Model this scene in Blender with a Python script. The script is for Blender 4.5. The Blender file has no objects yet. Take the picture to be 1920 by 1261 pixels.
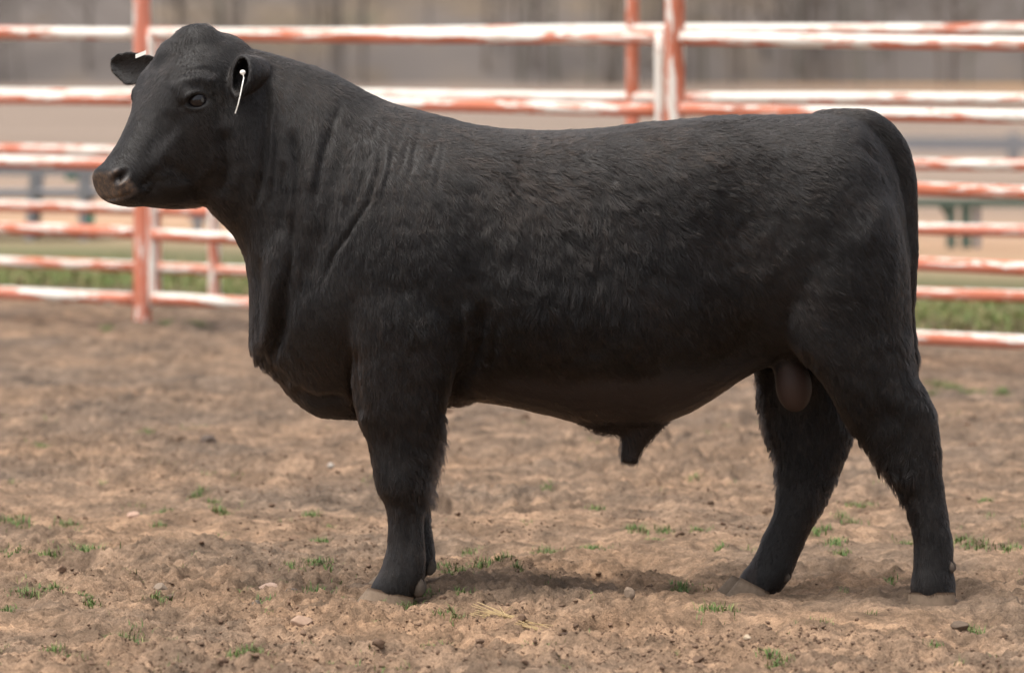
import bpy, math, random
import numpy as np
from mathutils import Vector, kdtree

# ------------------------------------------------------------------ scene, camera, sky, sun, exposure
sc = bpy.context.scene
C = sc.collection
H = 1.7                     # camera height
F = 10250.0                 # focal length in pixels of the 1920 wide photograph
YH = -40.0                  # horizon row
D0 = 15.0                   # distance of the bull's middle plane
TH = math.atan((630.5 - YH) / F)

cam_data = bpy.data.cameras.new("camera")
cam = bpy.data.objects.new("camera", cam_data)
C.objects.link(cam)
cam.location = (0, 0, H)
cam.rotation_euler = (math.radians(90) - TH, 0, 0)
cam_data.sensor_width = 36.0
cam_data.lens = 36.0 * F / 1920.0
cam_data.clip_start = 0.5
cam_data.clip_end = 2000
cam_data.dof.use_dof = True
cam_data.dof.focus_distance = 14.85
cam_data.dof.aperture_fstop = 3.7
sc.camera = cam

SUN_EL, SUN_AZ = math.radians(70), math.radians(235)   # azimuth from +Y turning towards +X: behind the camera, to its left
world = bpy.data.worlds.new("World")
sc.world = world
world.use_nodes = True
wn, wl = world.node_tree.nodes, world.node_tree.links
bg = wn["Background"]
sky = wn.new("ShaderNodeTexSky")
sky.sky_type = 'NISHITA'
sky.sun_disc = False
sky.sun_elevation = SUN_EL
sky.sun_rotation = SUN_AZ
sky.air_density = 1.0
sky.dust_density = 4.0
hs = wn.new("ShaderNodeHueSaturation")
hs.inputs['Saturation'].default_value = 0.35
wl.new(sky.outputs[0], hs.inputs['Color'])
wl.new(hs.outputs[0], bg.inputs[0])
bg.inputs[1].default_value = 0.115

sun_d = bpy.data.lights.new("sun", 'SUN')
sun_d.energy = 1.8
sun_d.angle = math.radians(45)
sun_d.color = (1.0, 0.94, 0.86)
sun = bpy.data.objects.new("sun", sun_d)
C.objects.link(sun)
to_sun = Vector((math.sin(SUN_AZ) * math.cos(SUN_EL), math.cos(SUN_AZ) * math.cos(SUN_EL), math.sin(SUN_EL)))
sun.rotation_euler = to_sun.to_track_quat('Z', 'Y').to_euler()
sun.location = (0, 10, 20)

sc.view_settings.view_transform = 'Standard'
sc.view_settings.look = 'None'
sc.view_settings.exposure = 1.0
sc.view_settings.gamma = 1.0
sc.render.engine = 'CYCLES'
sc.cycles.max_bounces = 6
sc.cycles.use_denoising = True

rng = np.random.default_rng(7)
random.seed(7)

# ------------------------------------------------------------------ helpers
CT, ST = math.cos(TH), math.sin(TH)


def at(px, py, Y):
    """world points on the ray of a photograph pixel at world depth Y"""
    px, py, Y = np.broadcast_arrays(np.asarray(px, float), np.asarray(py, float), np.asarray(Y, float))
    a = (px - 960.0) / F
    b = (630.5 - py) / F
    dy = CT + b * ST
    dz = -ST + b * CT
    t = Y / dy
    return np.stack([a * t, Y, H + dz * t], -1)


def ground_at(px, py):
    a = (px - 960.0) / F
    b = (630.5 - py) / F
    dy = CT + b * ST
    dz = -ST + b * CT
    t = H / -dz
    return a * t, dy * t


def P(p):
    """modelling space (photo pixels, depth in pixels) -> world"""
    p = np.asarray(p, float)
    return at(p[..., 0], p[..., 1], D0 + p[..., 2] / (F / D0))


def hash3(ix, iy, iz, seed):
    h = (ix.astype(np.int64) * 374761393 + iy.astype(np.int64) * 668265263 + iz.astype(np.int64) * 2147483647 + seed * 1274126177) & 0xFFFFFFFF
    h = ((h ^ (h >> 13)) * 1274126177) & 0xFFFFFFFF
    h = ((h ^ (h >> 16)) * 2246822519) & 0xFFFFFFFF
    return ((h ^ (h >> 15)) & 0xFFFFFF) / float(0xFFFFFF)


def noise(p, scale, seed=0):
    """smooth value noise in -1..1"""
    q = np.asarray(p, float) * scale
    i = np.floor(q)
    f = q - i
    u = f * f * f * (f * (f * 6 - 15) + 10)
    i = i.astype(np.int64)
    out = 0
    for dx in (0, 1):
        wx = u[:, 0] if dx else 1 - u[:, 0]
        for dy in (0, 1):
            wy = u[:, 1] if dy else 1 - u[:, 1]
            for dz in (0, 1):
                wz = u[:, 2] if dz else 1 - u[:, 2]
                out = out + wx * wy * wz * hash3(i[:, 0] + dx, i[:, 1] + dy, i[:, 2] + dz, seed)
    return out * 2 - 1


def mesh_from(name, v, f, mat=None, parent=None, smooth=True, link=True):
    me = bpy.data.meshes.new(name)
    v = np.asarray(v, float)
    if isinstance(f, np.ndarray):
        n, k = f.shape
        me.vertices.add(len(v))
        me.vertices.foreach_set("co", v.ravel())
        me.loops.add(n * k)
        me.loops.foreach_set("vertex_index", f.ravel().astype(np.int32))
        me.polygons.add(n)
        me.polygons.foreach_set("loop_start", np.arange(0, n * k, k, dtype=np.int32))
        me.update(calc_edges=True)
        me.validate()
    else:
        me.from_pydata(v.tolist(), [], [list(map(int, q)) for q in f])
        me.update()
    if smooth:
        me.polygons.foreach_set("use_smooth", np.ones(len(me.polygons), bool))
    if mat:
        me.materials.append(mat)
    o = bpy.data.objects.new(name, me)
    if link:
        C.objects.link(o)
    if parent:
        o.parent = parent
    return o


def tag(o, label=None, cat=None, group=None, kind=None):
    if label:
        o["label"] = label
    if cat:
        o["category"] = cat
    if group:
        o["group"] = group
    if kind:
        o["kind"] = kind
    return o


def empty(name, loc=(0, 0, 0)):
    o = bpy.data.objects.new(name, None)
    o.location = loc
    o.empty_display_size = 0.1
    C.objects.link(o)
    bpy.context.view_layer.update()
    return o


def keep(o, parent):
    """parent without moving"""
    o.parent = parent
    o.matrix_parent_inverse = parent.matrix_world.inverted()
    return o


def pchip(x, y, xi):
    x = np.asarray(x, float)
    y = np.asarray(y, float)
    h = np.diff(x)
    d = np.diff(y, axis=0) / (h[:, None] if y.ndim == 2 else h)
    m = np.zeros_like(y)
    m[1:-1] = np.where(d[:-1] * d[1:] > 0, 2 * d[:-1] * d[1:] / (d[:-1] + d[1:] + 1e-12), 0)
    m[0], m[-1] = d[0], d[-1]
    k = np.clip(np.searchsorted(x, xi) - 1, 0, len(x) - 2)
    t = (xi - x[k]) / h[k]
    hh = h[k]
    if y.ndim == 2:
        t = t[:, None]
        hh = hh[:, None]
    return ((1 + 2 * t) * (1 - t) ** 2 * y[k] + t * (1 - t) ** 2 * hh * m[k] + t * t * (3 - 2 * t) * y[k + 1] + t * t * (t - 1) * hh * m[k + 1])


class Nodes:
    def __init__(self, name):
        self.m = bpy.data.materials.new(name)
        self.m.use_nodes = True
        self.t = self.m.node_tree
        self.b = self.t.nodes["Principled BSDF"]

    def n(self, typ, **kw):
        o = self.t.nodes.new(typ)
        for k, v in kw.items():
            if k.startswith('_'):
                setattr(o, k[1:], v)
            else:
                o.inputs[k.replace('_', ' ')].default_value = v
        return o

    def l(self, a, b):
        self.t.links.new(a, b)

    def coord(self, kind='Object'):
        return self.n("ShaderNodeTexCoord").outputs[kind]

    def noise(self, vec, scale, detail=4, rough=0.55, dist=0.0):
        o = self.n("ShaderNodeTexNoise", Scale=scale, Detail=detail, Roughness=rough, Distortion=dist)
        self.l(vec, o.inputs['Vector'])
        return o.outputs['Fac']

    def ramp(self, fac, stops):
        o = self.n("ShaderNodeValToRGB")
        e = o.color_ramp.elements
        while len(e) < len(stops):
            e.new(0.5)
        for k, (p, c) in enumerate(stops):
            e[k].position = p
            e[k].color = (c, c, c, 1) if isinstance(c, (int, float)) else (*c, 1)
        self.l(fac, o.inputs[0])
        return o.outputs[0]

    def mix(self, fac, a, b, mode='MIX'):
        o = self.n("ShaderNodeMix", _data_type='RGBA', _blend_type=mode)
        for s, val in ((o.inputs[0], fac), (o.inputs[6], a), (o.inputs[7], b)):
            if hasattr(val, 'links'):
                self.l(val, s)
            elif isinstance(val, (int, float)):
                s.default_value = val
            else:
                s.default_value = (*val, 1)
        return o.outputs[2]

    def math(self, op, a, b=0.0, clamp=False):
        o = self.n("ShaderNodeMath", _operation=op, _use_clamp=clamp)
        for s, val in ((o.inputs[0], a), (o.inputs[1], b)):
            if hasattr(val, 'links'):
                self.l(val, s)
            else:
                s.default_value = val
        return o.outputs[0]

    def bump(self, h, strength=0.3, dist=0.01):
        o = self.n("ShaderNodeBump", Strength=strength, Distance=dist)
        self.l(h, o.inputs['Height'])
        self.l(o.outputs[0], self.b.inputs['Normal'])


def plain(name, col, rough=0.7, spec=0.3, var=0.25, scale=30, bump=0.2, bdist=0.003):
    m = Nodes(name)
    c = m.coord()
    f = m.noise(c, scale)
    m.l(m.mix(f, tuple(x * (1 - var) for x in col), tuple(min(1, x * (1 + var)) for x in col)), m.b.inputs['Base Color'])
    m.b.inputs['Roughness'].default_value = rough
    m.b.inputs['Specular IOR Level'].default_value = spec
    if bump:
        m.bump(m.noise(c, scale * 4), bump, bdist)
    return m.m


# ------------------------------------------------------------------ fence lines in plan (needed by the ground zones)
B0, B1 = at(0, 600, 27.2), at(1920, 700, 23.6)        # near pipe fence
A0, A1 = at(0, 560, 29.6), at(1920, 650, 25.7)        # far pipe fence
a_dir = (A1 - A0)[:2] / np.linalg.norm((A1 - A0)[:2])
a_nrm = np.array([-a_dir[1], a_dir[0]])
if a_nrm[1] < 0:
    a_nrm = -a_nrm

# ------------------------------------------------------------------ ground
HOOF = {"fn": (718, 1139), "ff": (735, 1096), "hn": (1748, 1134), "hf": (1402, 1134)}
HOOF_D = {"fn": -130, "ff": 105, "hn": -114, "hf": 100}
hoof_xyz = {}
for k, (hx, hy) in HOOF.items():
    hoof_xyz[k] = P(np.array([hx, hy, HOOF_D[k]]))
pits = []
for k in range(150):
    yy = rng.uniform(12.6, 22)
    pits.append((rng.uniform(-0.13, 0.13) * yy, yy, rng.uniform(0.05, 0.11), rng.uniform(0.012, 0.035), rng.uniform(0, 3.14)))
for (ppx, ppy, r, dpt) in ((1165, 1188, .11, .085), (1100, 1075, .16, .05), (870, 1000, .10, .035), (1380, 1185, .17, .04), (170, 1060, .15, .04), (270, 1200, .1, .02),
                           (90, 960, .14, .035), (430, 960, .1, .03), (700, 1190, .08, .02), (1520, 1150, .13, .03), (190, 900, .2, .04), (1230, 1160, .12, .04)):
    gx, gy = ground_at(ppx, ppy)
    pits.append((gx, gy, r, dpt, 0.0))


def height(x, y):
    p = np.stack([x, y, np.zeros_like(x)], -1)
    near = np.clip((34 - y) / 6, 0, 1)
    h = 0.020 * noise(p, 2.3, 1) + 0.016 * noise(p, 5.0, 2)
    w = noise(p, 1.3, 9) * 0.5 + 0.5
    c1 = np.abs(noise(p, 11, 3))
    c2 = np.abs(noise(p, 23, 4))
    c3 = np.abs(noise(p + 0.02 * noise(p, 30, 15)[:, None], 48, 5))
    h = h + (0.35 + w) * (0.022 * (c1 - 0.3) + 0.017 * (c2 - 0.3) + 0.011 * (c3 - 0.3)) + (0.4 + w) * (0.009 * (np.abs(noise(p, 74, 26)) - .3) + 0.006 * (np.abs(noise(p, 118, 27)) - .3)) + 0.02 * np.clip(noise(p, 8, 28) - .35, 0, 1)
    for (qx, qy, r, dpt, an) in pits:
        m = (np.abs(x - qx) < r * 3) & (np.abs(y - qy) < r * 3)
        if not m.any():
            continue
        ca, sa = math.cos(an), math.sin(an)
        ex = ((x[m] - qx) * ca + (y[m] - qy) * sa) / r
        ey = (-(x[m] - qx) * sa + (y[m] - qy) * ca) / (r * 0.75)
        rr = np.sqrt(ex * ex + ey * ey)
        h[m] += -dpt * np.exp(-(rr ** 3)) + 0.5 * dpt * np.exp(-((rr - 1.35) / 0.35) ** 2) * (0.6 + 0.4 * noise(p[m], 9, 12))
    # the dirt meets each hoof: level, with a small rim of pushed-up soil
    for k, q in hoof_xyz.items():
        r = np.sqrt(((x - q[0]) / 0.15) ** 2 + ((y - q[1]) / 0.13) ** 2)
        wgt = np.exp(-(r ** 4))
        h = h * (1 - 0.85 * wgt) + (q[2] + 0.004) * np.exp(-(r / 1.8) ** 4) + 0.012 * np.exp(-((r - 1.0) / 0.3) ** 2) * (noise(p, 14, 21) * 0.7 + 0.3)
    # low bank of soil right before the bull's rear feet as in a worked pen
    return h * near


def grow(start, step, rate, end):
    out = [start]
    while out[-1] < end:
        out.append(out[-1] + step)
        step *= rate
    return out


cx = np.arange(-1.80, 1.801, 0.0068)
sx = np.array(grow(cx[-1], 0.008, 1.035, 420))[1:]
xs = np.concatenate([-sx[::-1], cx, sx])
ya = np.arange(12.6, 16.4, 0.0065)
yb = np.array(grow(ya[-1], 0.007, 1.0065, 36))[1:]
yc = np.array(grow(yb[-1], 0.15, 1.12, 900))[1:]
yf = -np.array(grow(-12.6, 0.02, 1.3, 60))[1:][::-1]
ys = np.concatenate([yf, ya, yb, yc])
nx, ny = len(xs), len(ys)
GX, GY = np.meshgrid(xs, ys)
gx, gy = GX.ravel(), GY.ravel()
gz = height(gx, gy)
gv = np.stack([gx, gy, gz], -1)
idx = np.arange(nx * ny).reshape(ny, nx)
gf = np.stack([idx[:-1, :-1], idx[:-1, 1:], idx[1:, 1:], idx[1:, :-1]], -1).reshape(-1, 4)

m = Nodes("pen_soil")
co = m.coord()
n1 = m.noise(co, 1.1, 5, 0.6)
n2 = m.noise(co, 7, 6, 0.65, 0.4)
n3 = m.noise(co, 45, 4, 0.7)
n4 = m.noise(co, 220, 3, 0.7)
base = m.ramp(n2, [(0.30, (0.125, 0.088, 0.063)), (0.5, (0.262, 0.178, 0.124)), (0.70, (0.46, 0.305, 0.205))])
big = m.ramp(n1, [(0.35, (0.77, 0.81, 0.83)), (0.65, (1.12, 1.06, 0.96))])
dirt = m.mix(1.0, base, big, 'MULTIPLY')
dirt = m.mix(1.0, dirt, m.ramp(n3, [(0.25, 0.62), (0.5, 1.0), (0.75, 1.3)]), 'MULTIPLY')
dirt = m.mix(1.0, dirt, m.ramp(n4, [(0.25, 0.7), (0.7, 1.25)]), 'MULTIPLY')
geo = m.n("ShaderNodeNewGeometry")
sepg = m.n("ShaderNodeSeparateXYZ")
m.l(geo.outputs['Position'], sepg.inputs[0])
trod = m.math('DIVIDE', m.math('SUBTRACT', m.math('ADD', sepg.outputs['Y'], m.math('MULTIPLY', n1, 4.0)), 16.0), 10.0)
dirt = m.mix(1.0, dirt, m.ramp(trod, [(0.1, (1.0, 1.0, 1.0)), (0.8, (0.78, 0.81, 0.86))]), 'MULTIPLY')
# zones behind the pen, measured square to the far fence
dot = m.n("ShaderNodeVectorMath", _operation='DOT_PRODUCT')
m.l(geo.outputs['Position'], dot.inputs[0])
dot.inputs[1].default_value = (a_nrm[0], a_nrm[1], 0)
off = float(a_nrm @ A0[:2])
q = m.math('SUBTRACT', dot.outputs['Value'], off)
q = m.math('ADD', q, m.math('MULTIPLY', m.math('SUBTRACT', m.noise(co, 0.35, 3), 0.5), 1.6))
qn = m.math('DIVIDE', q, 60.0)
zone = m.ramp(qn, [(0.0, (0.16, 0.11, 0.075)), (0.012, (0.13, 0.11, 0.06)), (0.035, (0.13, 0.135, 0.06)), (0.06, (0.17, 0.16, 0.085)), (0.075, (0.25, 0.20, 0.12)),
                   (0.12, (0.48, 0.31, 0.20)), (0.20, (0.31, 0.23, 0.175)), (0.35, (0.275, 0.213, 0.17)), (0.80, (0.255, 0.198, 0.16)), (0.86, (0.44, 0.25, 0.11))])
streak = m.n("ShaderNodeMapping")
streak.inputs['Scale'].default_value = (0.15, 1.0, 1.0)
m.l(co, streak.inputs['Vector'])
zone = m.mix(1.0, zone, m.ramp(m.noise(streak.outputs[0], 0.9, 5, 0.7), [(0.3, 0.72), (0.7, 1.25)]), 'MULTIPLY')
infield = m.ramp(q, [(0.0, 0.0), (0.5, 1.0)])
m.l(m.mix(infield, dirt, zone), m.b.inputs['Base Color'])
m.b.inputs['Roughness'].default_value = 0.95
m.b.inputs['Specular IOR Level'].default_value = 0.12
m.bump(m.math('ADD', m.math('MULTIPLY', n3, 1.0), m.math('MULTIPLY', n4, 0.5)), 0.9, 0.014)
soil = m.m
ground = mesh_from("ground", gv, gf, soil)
tag(ground, kind="structure")

# ------------------------------------------------------------------ pipe fences
m = Nodes("worn_pipe_paint")
at_n = m.n("ShaderNodeAttribute")
at_n.attribute_name = "pipe"
sep = m.n("ShaderNodeSeparateXYZ")
m.l(at_n.outputs['Vector'], sep.inputs[0])
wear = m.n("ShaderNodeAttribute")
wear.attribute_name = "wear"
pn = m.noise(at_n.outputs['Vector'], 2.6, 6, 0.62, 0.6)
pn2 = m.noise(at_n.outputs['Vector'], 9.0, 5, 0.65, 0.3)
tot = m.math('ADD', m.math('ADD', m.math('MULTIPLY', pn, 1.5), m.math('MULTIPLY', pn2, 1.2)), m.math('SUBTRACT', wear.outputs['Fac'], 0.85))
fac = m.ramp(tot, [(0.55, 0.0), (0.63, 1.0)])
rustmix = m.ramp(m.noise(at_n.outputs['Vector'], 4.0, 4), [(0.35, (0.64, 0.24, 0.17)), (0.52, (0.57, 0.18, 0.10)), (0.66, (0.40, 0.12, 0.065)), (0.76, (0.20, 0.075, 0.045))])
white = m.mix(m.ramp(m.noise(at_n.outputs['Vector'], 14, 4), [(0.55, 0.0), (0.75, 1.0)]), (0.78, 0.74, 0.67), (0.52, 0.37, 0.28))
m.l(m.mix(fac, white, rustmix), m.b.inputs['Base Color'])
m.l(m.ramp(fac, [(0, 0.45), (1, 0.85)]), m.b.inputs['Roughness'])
m.bump(fac, 0.25, 0.002)
paint = m.m


def pipe(name, a, b, r, parent, wear_v, seg=14, n=24, cap=True):
    """a welded steel pipe with slight sag and dents, coordinates of its own for the worn paint"""
    a, b = np.asarray(a, float), np.asarray(b, float)
    ax = b - a
    L = np.linalg.norm(ax)
    ax = ax / L
    up = np.array([0, 0, 1.0]) if abs(ax[2]) < 0.8 else np.array([0, -1.0, 0])
    e1 = np.cross(ax, up)
    e1 /= np.linalg.norm(e1)
    e2 = np.cross(e1, ax)
    n = max(3, int(L / 0.08))
    seed = rng.uniform(0, 50)
    v, pa, we = [], [], []
    ph = rng.uniform(0, 6.28, 3)
    for i in range(n + 1):
        t = i / n
        c = a + ax * L * t
        c = c + e2 * (0.004 * math.sin(t * L * 1.7 + ph[0])) + e1 * 0.004 * math.sin(t * L * 1.3 + ph[1])
        for j in range(seg):
            an = 2 * math.pi * j / seg
            v.append(c + r * (math.cos(an) * e1 + math.sin(an) * e2))
            pa.append((t * L * 0.55 + seed, 0.16 * math.cos(an) + seed, 0.16 * math.sin(an) * (1.0)))
            we.append(wear_v - 0.10 * math.sin(an) * abs(e2[2]))  # base wear per pipe; undersides of level pipes turn redder, tops whiter
    f = []
    for i in range(n):
        for j in range(seg):
            k = (j + 1) % seg
            f.append((i * seg + j, i * seg + k, (i + 1) * seg + k, (i + 1) * seg + j))
    if cap:
        f.append(tuple(range(seg))[::-1])
        f.append(tuple(n * seg + j for j in range(seg)))
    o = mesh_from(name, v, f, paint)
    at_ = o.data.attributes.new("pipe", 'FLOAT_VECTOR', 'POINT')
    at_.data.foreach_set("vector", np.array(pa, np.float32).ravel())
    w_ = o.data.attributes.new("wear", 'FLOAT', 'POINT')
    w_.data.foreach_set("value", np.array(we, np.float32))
    keep(o, parent)
    return o


def on_line(L0, L1, px):
    """plan position where the pixel column px crosses the line L0-L1, as a parameter t"""
    k = (px - 960.0) / F / (CT)      # close enough for level rays
    # X = k*Y along the ray (use ground-ish rows)
    dx, dy = L1[0] - L0[0], L1[1] - L0[1]
    kk = L0[0] / L0[1] + (px - 0) * (L1[0] / L1[1] - L0[0] / L0[1]) / 1920.0
    return (kk * L0[1] - L0[0]) / (dx - kk * dy)


def rail_pt(L0, L1, y0, y1, px):
    p0, p1 = at(0, y0, L0[1]), at(1920, y1, L1[1])
    t = on_line(p0, p1, px)
    return p0 + (p1 - p0) * t


B_ROWS = [(60, 81), (183, 218), (303, 360), (428, 503), (547, 640)]
A_ROWS = [(66, 53), (174, 188), (281, 310), (387, 432), (492, 555)]
RB, RA = 0.0315, 0.030
wear_B = [0.08, 0.13, 0.15, 0.16, 0.14]
wear_A = [0.06, 0.05, 0.11, 0.13, 0.14]


def ground_z(x, y):
    return float(height(np.array([x]), np.array([y]))[0])


def post(px, L0, L1, r, parent, wear_v, top_row=-90, name="post"):
    b = rail_pt(L0, L1, 560, 650, px)
    top = at(px, top_row, b[1])
    gz_ = ground_z(b[0], b[1])
    return pipe(name, (b[0], b[1], gz_ - 0.25), (b[0], b[1], top[2]), r, parent, wear_v)


PB0, PB1 = 267, 1264
fl = empty("pipe_fence", rail_pt(B0, B1, 600, 700, PB0))
tag(fl, "worn white and rust red pipe fence bay ending at the post behind the bull's chin", "fence")
fr = empty("pipe_fence", rail_pt(B0, B1, 600, 700, PB1))
tag(fr, "worn white and rust red pipe fence bay running behind the bull's rump and tail", "fence")
gate = empty("gate", rail_pt(B0, B1, 600, 700, 760))
tag(gate, "worn white pipe gate hung between two posts behind the bull's neck and back", "gate")
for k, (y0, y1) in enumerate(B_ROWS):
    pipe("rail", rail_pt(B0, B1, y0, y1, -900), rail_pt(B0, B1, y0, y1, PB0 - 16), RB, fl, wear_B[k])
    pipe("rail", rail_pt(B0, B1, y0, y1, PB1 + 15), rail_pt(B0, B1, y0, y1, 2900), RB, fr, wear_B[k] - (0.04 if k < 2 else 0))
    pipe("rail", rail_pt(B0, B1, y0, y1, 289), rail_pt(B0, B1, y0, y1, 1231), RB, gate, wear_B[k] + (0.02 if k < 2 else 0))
post(PB0, B0, B1, 0.044, fl, 0.16)
post(-720, B0, B1, 0.044, fl, 0.02)
post(PB1, B0, B1, 0.046, fr, 0.18)
post(2500, B0, B1, 0.046, fr, 0.02)
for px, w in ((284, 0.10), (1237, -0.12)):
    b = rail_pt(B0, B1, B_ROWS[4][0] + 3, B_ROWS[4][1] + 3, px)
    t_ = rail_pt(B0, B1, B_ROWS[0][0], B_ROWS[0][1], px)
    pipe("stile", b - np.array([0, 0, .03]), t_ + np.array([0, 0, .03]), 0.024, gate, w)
fa = empty("pipe_fence", rail_pt(A0, A1, 560, 650, 700))
tag(fa, "second worn white pipe fence standing behind the gate on the alley's far side", "fence")
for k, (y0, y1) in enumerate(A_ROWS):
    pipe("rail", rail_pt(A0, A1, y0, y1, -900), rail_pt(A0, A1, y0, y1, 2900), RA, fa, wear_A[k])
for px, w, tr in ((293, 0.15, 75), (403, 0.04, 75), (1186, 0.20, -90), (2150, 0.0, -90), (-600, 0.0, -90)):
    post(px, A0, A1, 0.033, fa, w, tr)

# ------------------------------------------------------------------ beyond the fences
grey_metal = plain("grey_trough_metal", (0.21, 0.21, 0.22), 0.6)
green_metal = plain("green_frame_paint", (0.09, 0.125, 0.10), 0.6)
teal_plastic = plain("teal_plastic", (0.10, 0.42, 0.36), 0.5)


def box(v, f, c0, c1, hw, hh):
    """a bar of rectangular section from c0 to c1"""
    c0, c1 = np.asarray(c0, float), np.asarray(c1, float)
    ax = c1 - c0
    ax = ax / np.linalg.norm(ax)
    up = np.array([0, 0, 1.0]) if abs(ax[2]) < 0.9 else np.array([0, 1.0, 0])
    e1 = np.cross(ax, up)
    e1 /= np.linalg.norm(e1)
    e2 = np.cross(e1, ax)
    o = len(v)
    for c in (c0, c1):
        for s, t in ((-1, -1), (1, -1), (1, 1), (-1, 1)):
            v.append(c + e1 * hw * s + e2 * hh * t)
    f += [(o, o + 1, o + 2, o + 3), (o + 7, o + 6, o + 5, o + 4)] + [(o + k, o + 4 + k, o + 4 + (k + 1) % 4, o + (k + 1) % 4) for k in range(4)]


def bar(name, c0, c1, hw, hh, mat, parent):
    v, f = [], []
    box(v, f, c0, c1, hw, hh)
    return keep(mesh_from(name, v, f, mat, smooth=False), parent)


# grey feed bunk on splayed legs, left
bk = empty("feed_bunk", at(110, 470, 35.5))
tag(bk, "blurred grey feed bunk on splayed legs beyond the fences under the bull's muzzle", "feed bunk")
Yb = 35.5
v, f = [], []
pa_, pb_ = at(-260, 318, Yb), at(180, 318, Yb)
box(v, f, pa_, pb_, 0.03, 0.035)
box(v, f, pa_ + [0, .45, 0], pb_ + [0, .45, 0], 0.03, 0.035)
box(v, f, pa_ + [0, .22, -.16], pb_ + [0, .22, -.16], 0.22, 0.02)
keep(mesh_from("trough", v, f, grey_metal, smooth=False), bk)
for px_t, px_b in ((64, 52), (155, 157), (-200, -210)):
    bar("leg", at(px_t, 322, Yb), at(px_b, 478, Yb), 0.028, 0.028, grey_metal, bk)
    bar("leg", at(px_t, 322, Yb) + [0, .45, 0], at(px_b, 470, Yb) + [0, .5, 0], 0.028, 0.028, grey_metal, bk)


def bucket(px, py, Y, r, h, label):
    c = at(px, py, Y)
    v, f = [], []
    seg = 18
    prof = [(0.0, 0), (r * .8, 0), (r, h), (r * 1.1, h), (r * 1.1, h + .015), (r * .93, h + .015), (r * .75, 0.02), (0, .02)]
    for (rr, zz) in prof:
        for j in range(seg):
            a_ = 2 * math.pi * j / seg
            v.append(c + [rr * math.cos(a_), rr * math.sin(a_), zz - h / 2])
    for i in range(len(prof) - 1):
        for j in range(seg):
            k = (j + 1) % seg
            f.append((i * seg + j, i * seg + k, (i + 1) * seg + k, (i + 1) * seg + j))
    o = mesh_from("bucket", v, f, teal_plastic)
    return tag(o, label, "bucket")


bucket(135, 324, Yb + .05, 0.055, 0.09, "small blurred teal bucket hooked on the top of the grey feed bunk")
bucket(165, 412, Yb + .02, 0.045, 0.09, "small pale teal bucket hanging low on the feed bunk's leg")
# grey post seen under the neck
gp = empty("stake", at(370, 500, 36.0))
tag(gp, "thin blurred grey stake beyond the fences below the bull's throat", "stake")
bar("shaft", at(372, 405, 36.0), at(366, 490, 36.0), 0.03, 0.03, grey_metal, gp)
bar("crosspiece", at(355, 408, 36.0), at(388, 408, 36.0), 0.02, 0.02, grey_metal, gp)
# green rack on the right
rk = empty("green_rack", at(1800, 500, 34.5))
tag(rk, "blurred dark green metal rack with two legs beyond the fence behind the tail", "rack")
bar("top_bar", at(1640, 379, 34.5), at(2120, 381, 34.5), 0.05, 0.025, green_metal, rk)
for px_, w_ in ((1783, .03), (1811, .034), (1832, .02), (2060, .03)):
    bar("leg", at(px_, 383, 34.5), at(px_ + 1, 512, 34.5), w_, w_, green_metal if px_ != 1832 else grey_metal, rk)
bar("brace", at(1765, 385, 34.5), at(1786, 412, 34.5), 0.02, 0.02, green_metal, rk)
# low far rail fences crossing the fields
gf_ = empty("field_fence", at(960, 285, 58))
tag(gf_, "low blurred grey rail fence crossing the far field behind the rump", "fence")
bar("rail", at(300, 262, 52), at(2300, 272, 50), 0.05, 0.06, grey_metal, gf_)
bar("rail", at(300, 330, 52), at(2300, 336, 50), 0.05, 0.035, grey_metal, gf_)
for px_ in (330, 800, 1340, 1900, 2250):
    bar("post", at(px_, 250, 51.2), at(px_, 372, 51.2), 0.05, 0.05, grey_metal, gf_)

# woods: a hill of bare trees that reads as one mass
m = Nodes("woodland_floor")
co = m.coord()
m.l(m.ramp(m.noise(co, 0.25, 6, 0.65), [(0.3, (0.115, 0.099, 0.091)), (0.5, (0.138, 0.117, 0.105)), (0.62, (0.175, 0.132, 0.092)), (0.75, (0.115, 0.115, 0.08))]), m.b.inputs['Base Color'])
m.b.inputs['Roughness'].default_value = 1.0
wood_floor = m.m
hx = np.linspace(-60, 60, 90)
hy = np.linspace(88, 150, 60)
HX, HY = np.meshgrid(hx, hy)
pp = np.stack([HX.ravel(), HY.ravel(), np.zeros(HX.size)], -1)
hz = np.clip((pp[:, 1] - 88) / 62, 0, 1) ** 0.8 * 16 + 0.6 * noise(pp, .2, 3) * np.clip((pp[:, 1] - 88) / 8, 0, 1) - 0.05
pp[:, 2] = hz
ii = np.arange(HX.size).reshape(HX.shape)
hill = mesh_from("hill", pp, np.stack([ii[:-1, :-1], ii[:-1, 1:], ii[1:, 1:], ii[1:, :-1]], -1).reshape(-1, 4), wood_floor)
tag(hill, kind="structure")
m = Nodes("bare_woods")
inf = m.n("ShaderNodeAttribute")
inf.attribute_name = "tint"
m.l(m.ramp(inf.outputs['Fac'], [(0.0, (0.138, 0.117, 0.106)), (0.45, (0.145, 0.123, 0.11)), (0.7, (0.16, 0.128, 0.103)), (0.85, (0.13, 0.126, 0.095)), (1.0, (0.16, 0.139, 0.126))]), m.b.inputs['Base Color'])
m.b.inputs['Roughness'].default_value = 0.95
woods_m = m.m
V, Fc, T = [], [], []


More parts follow.
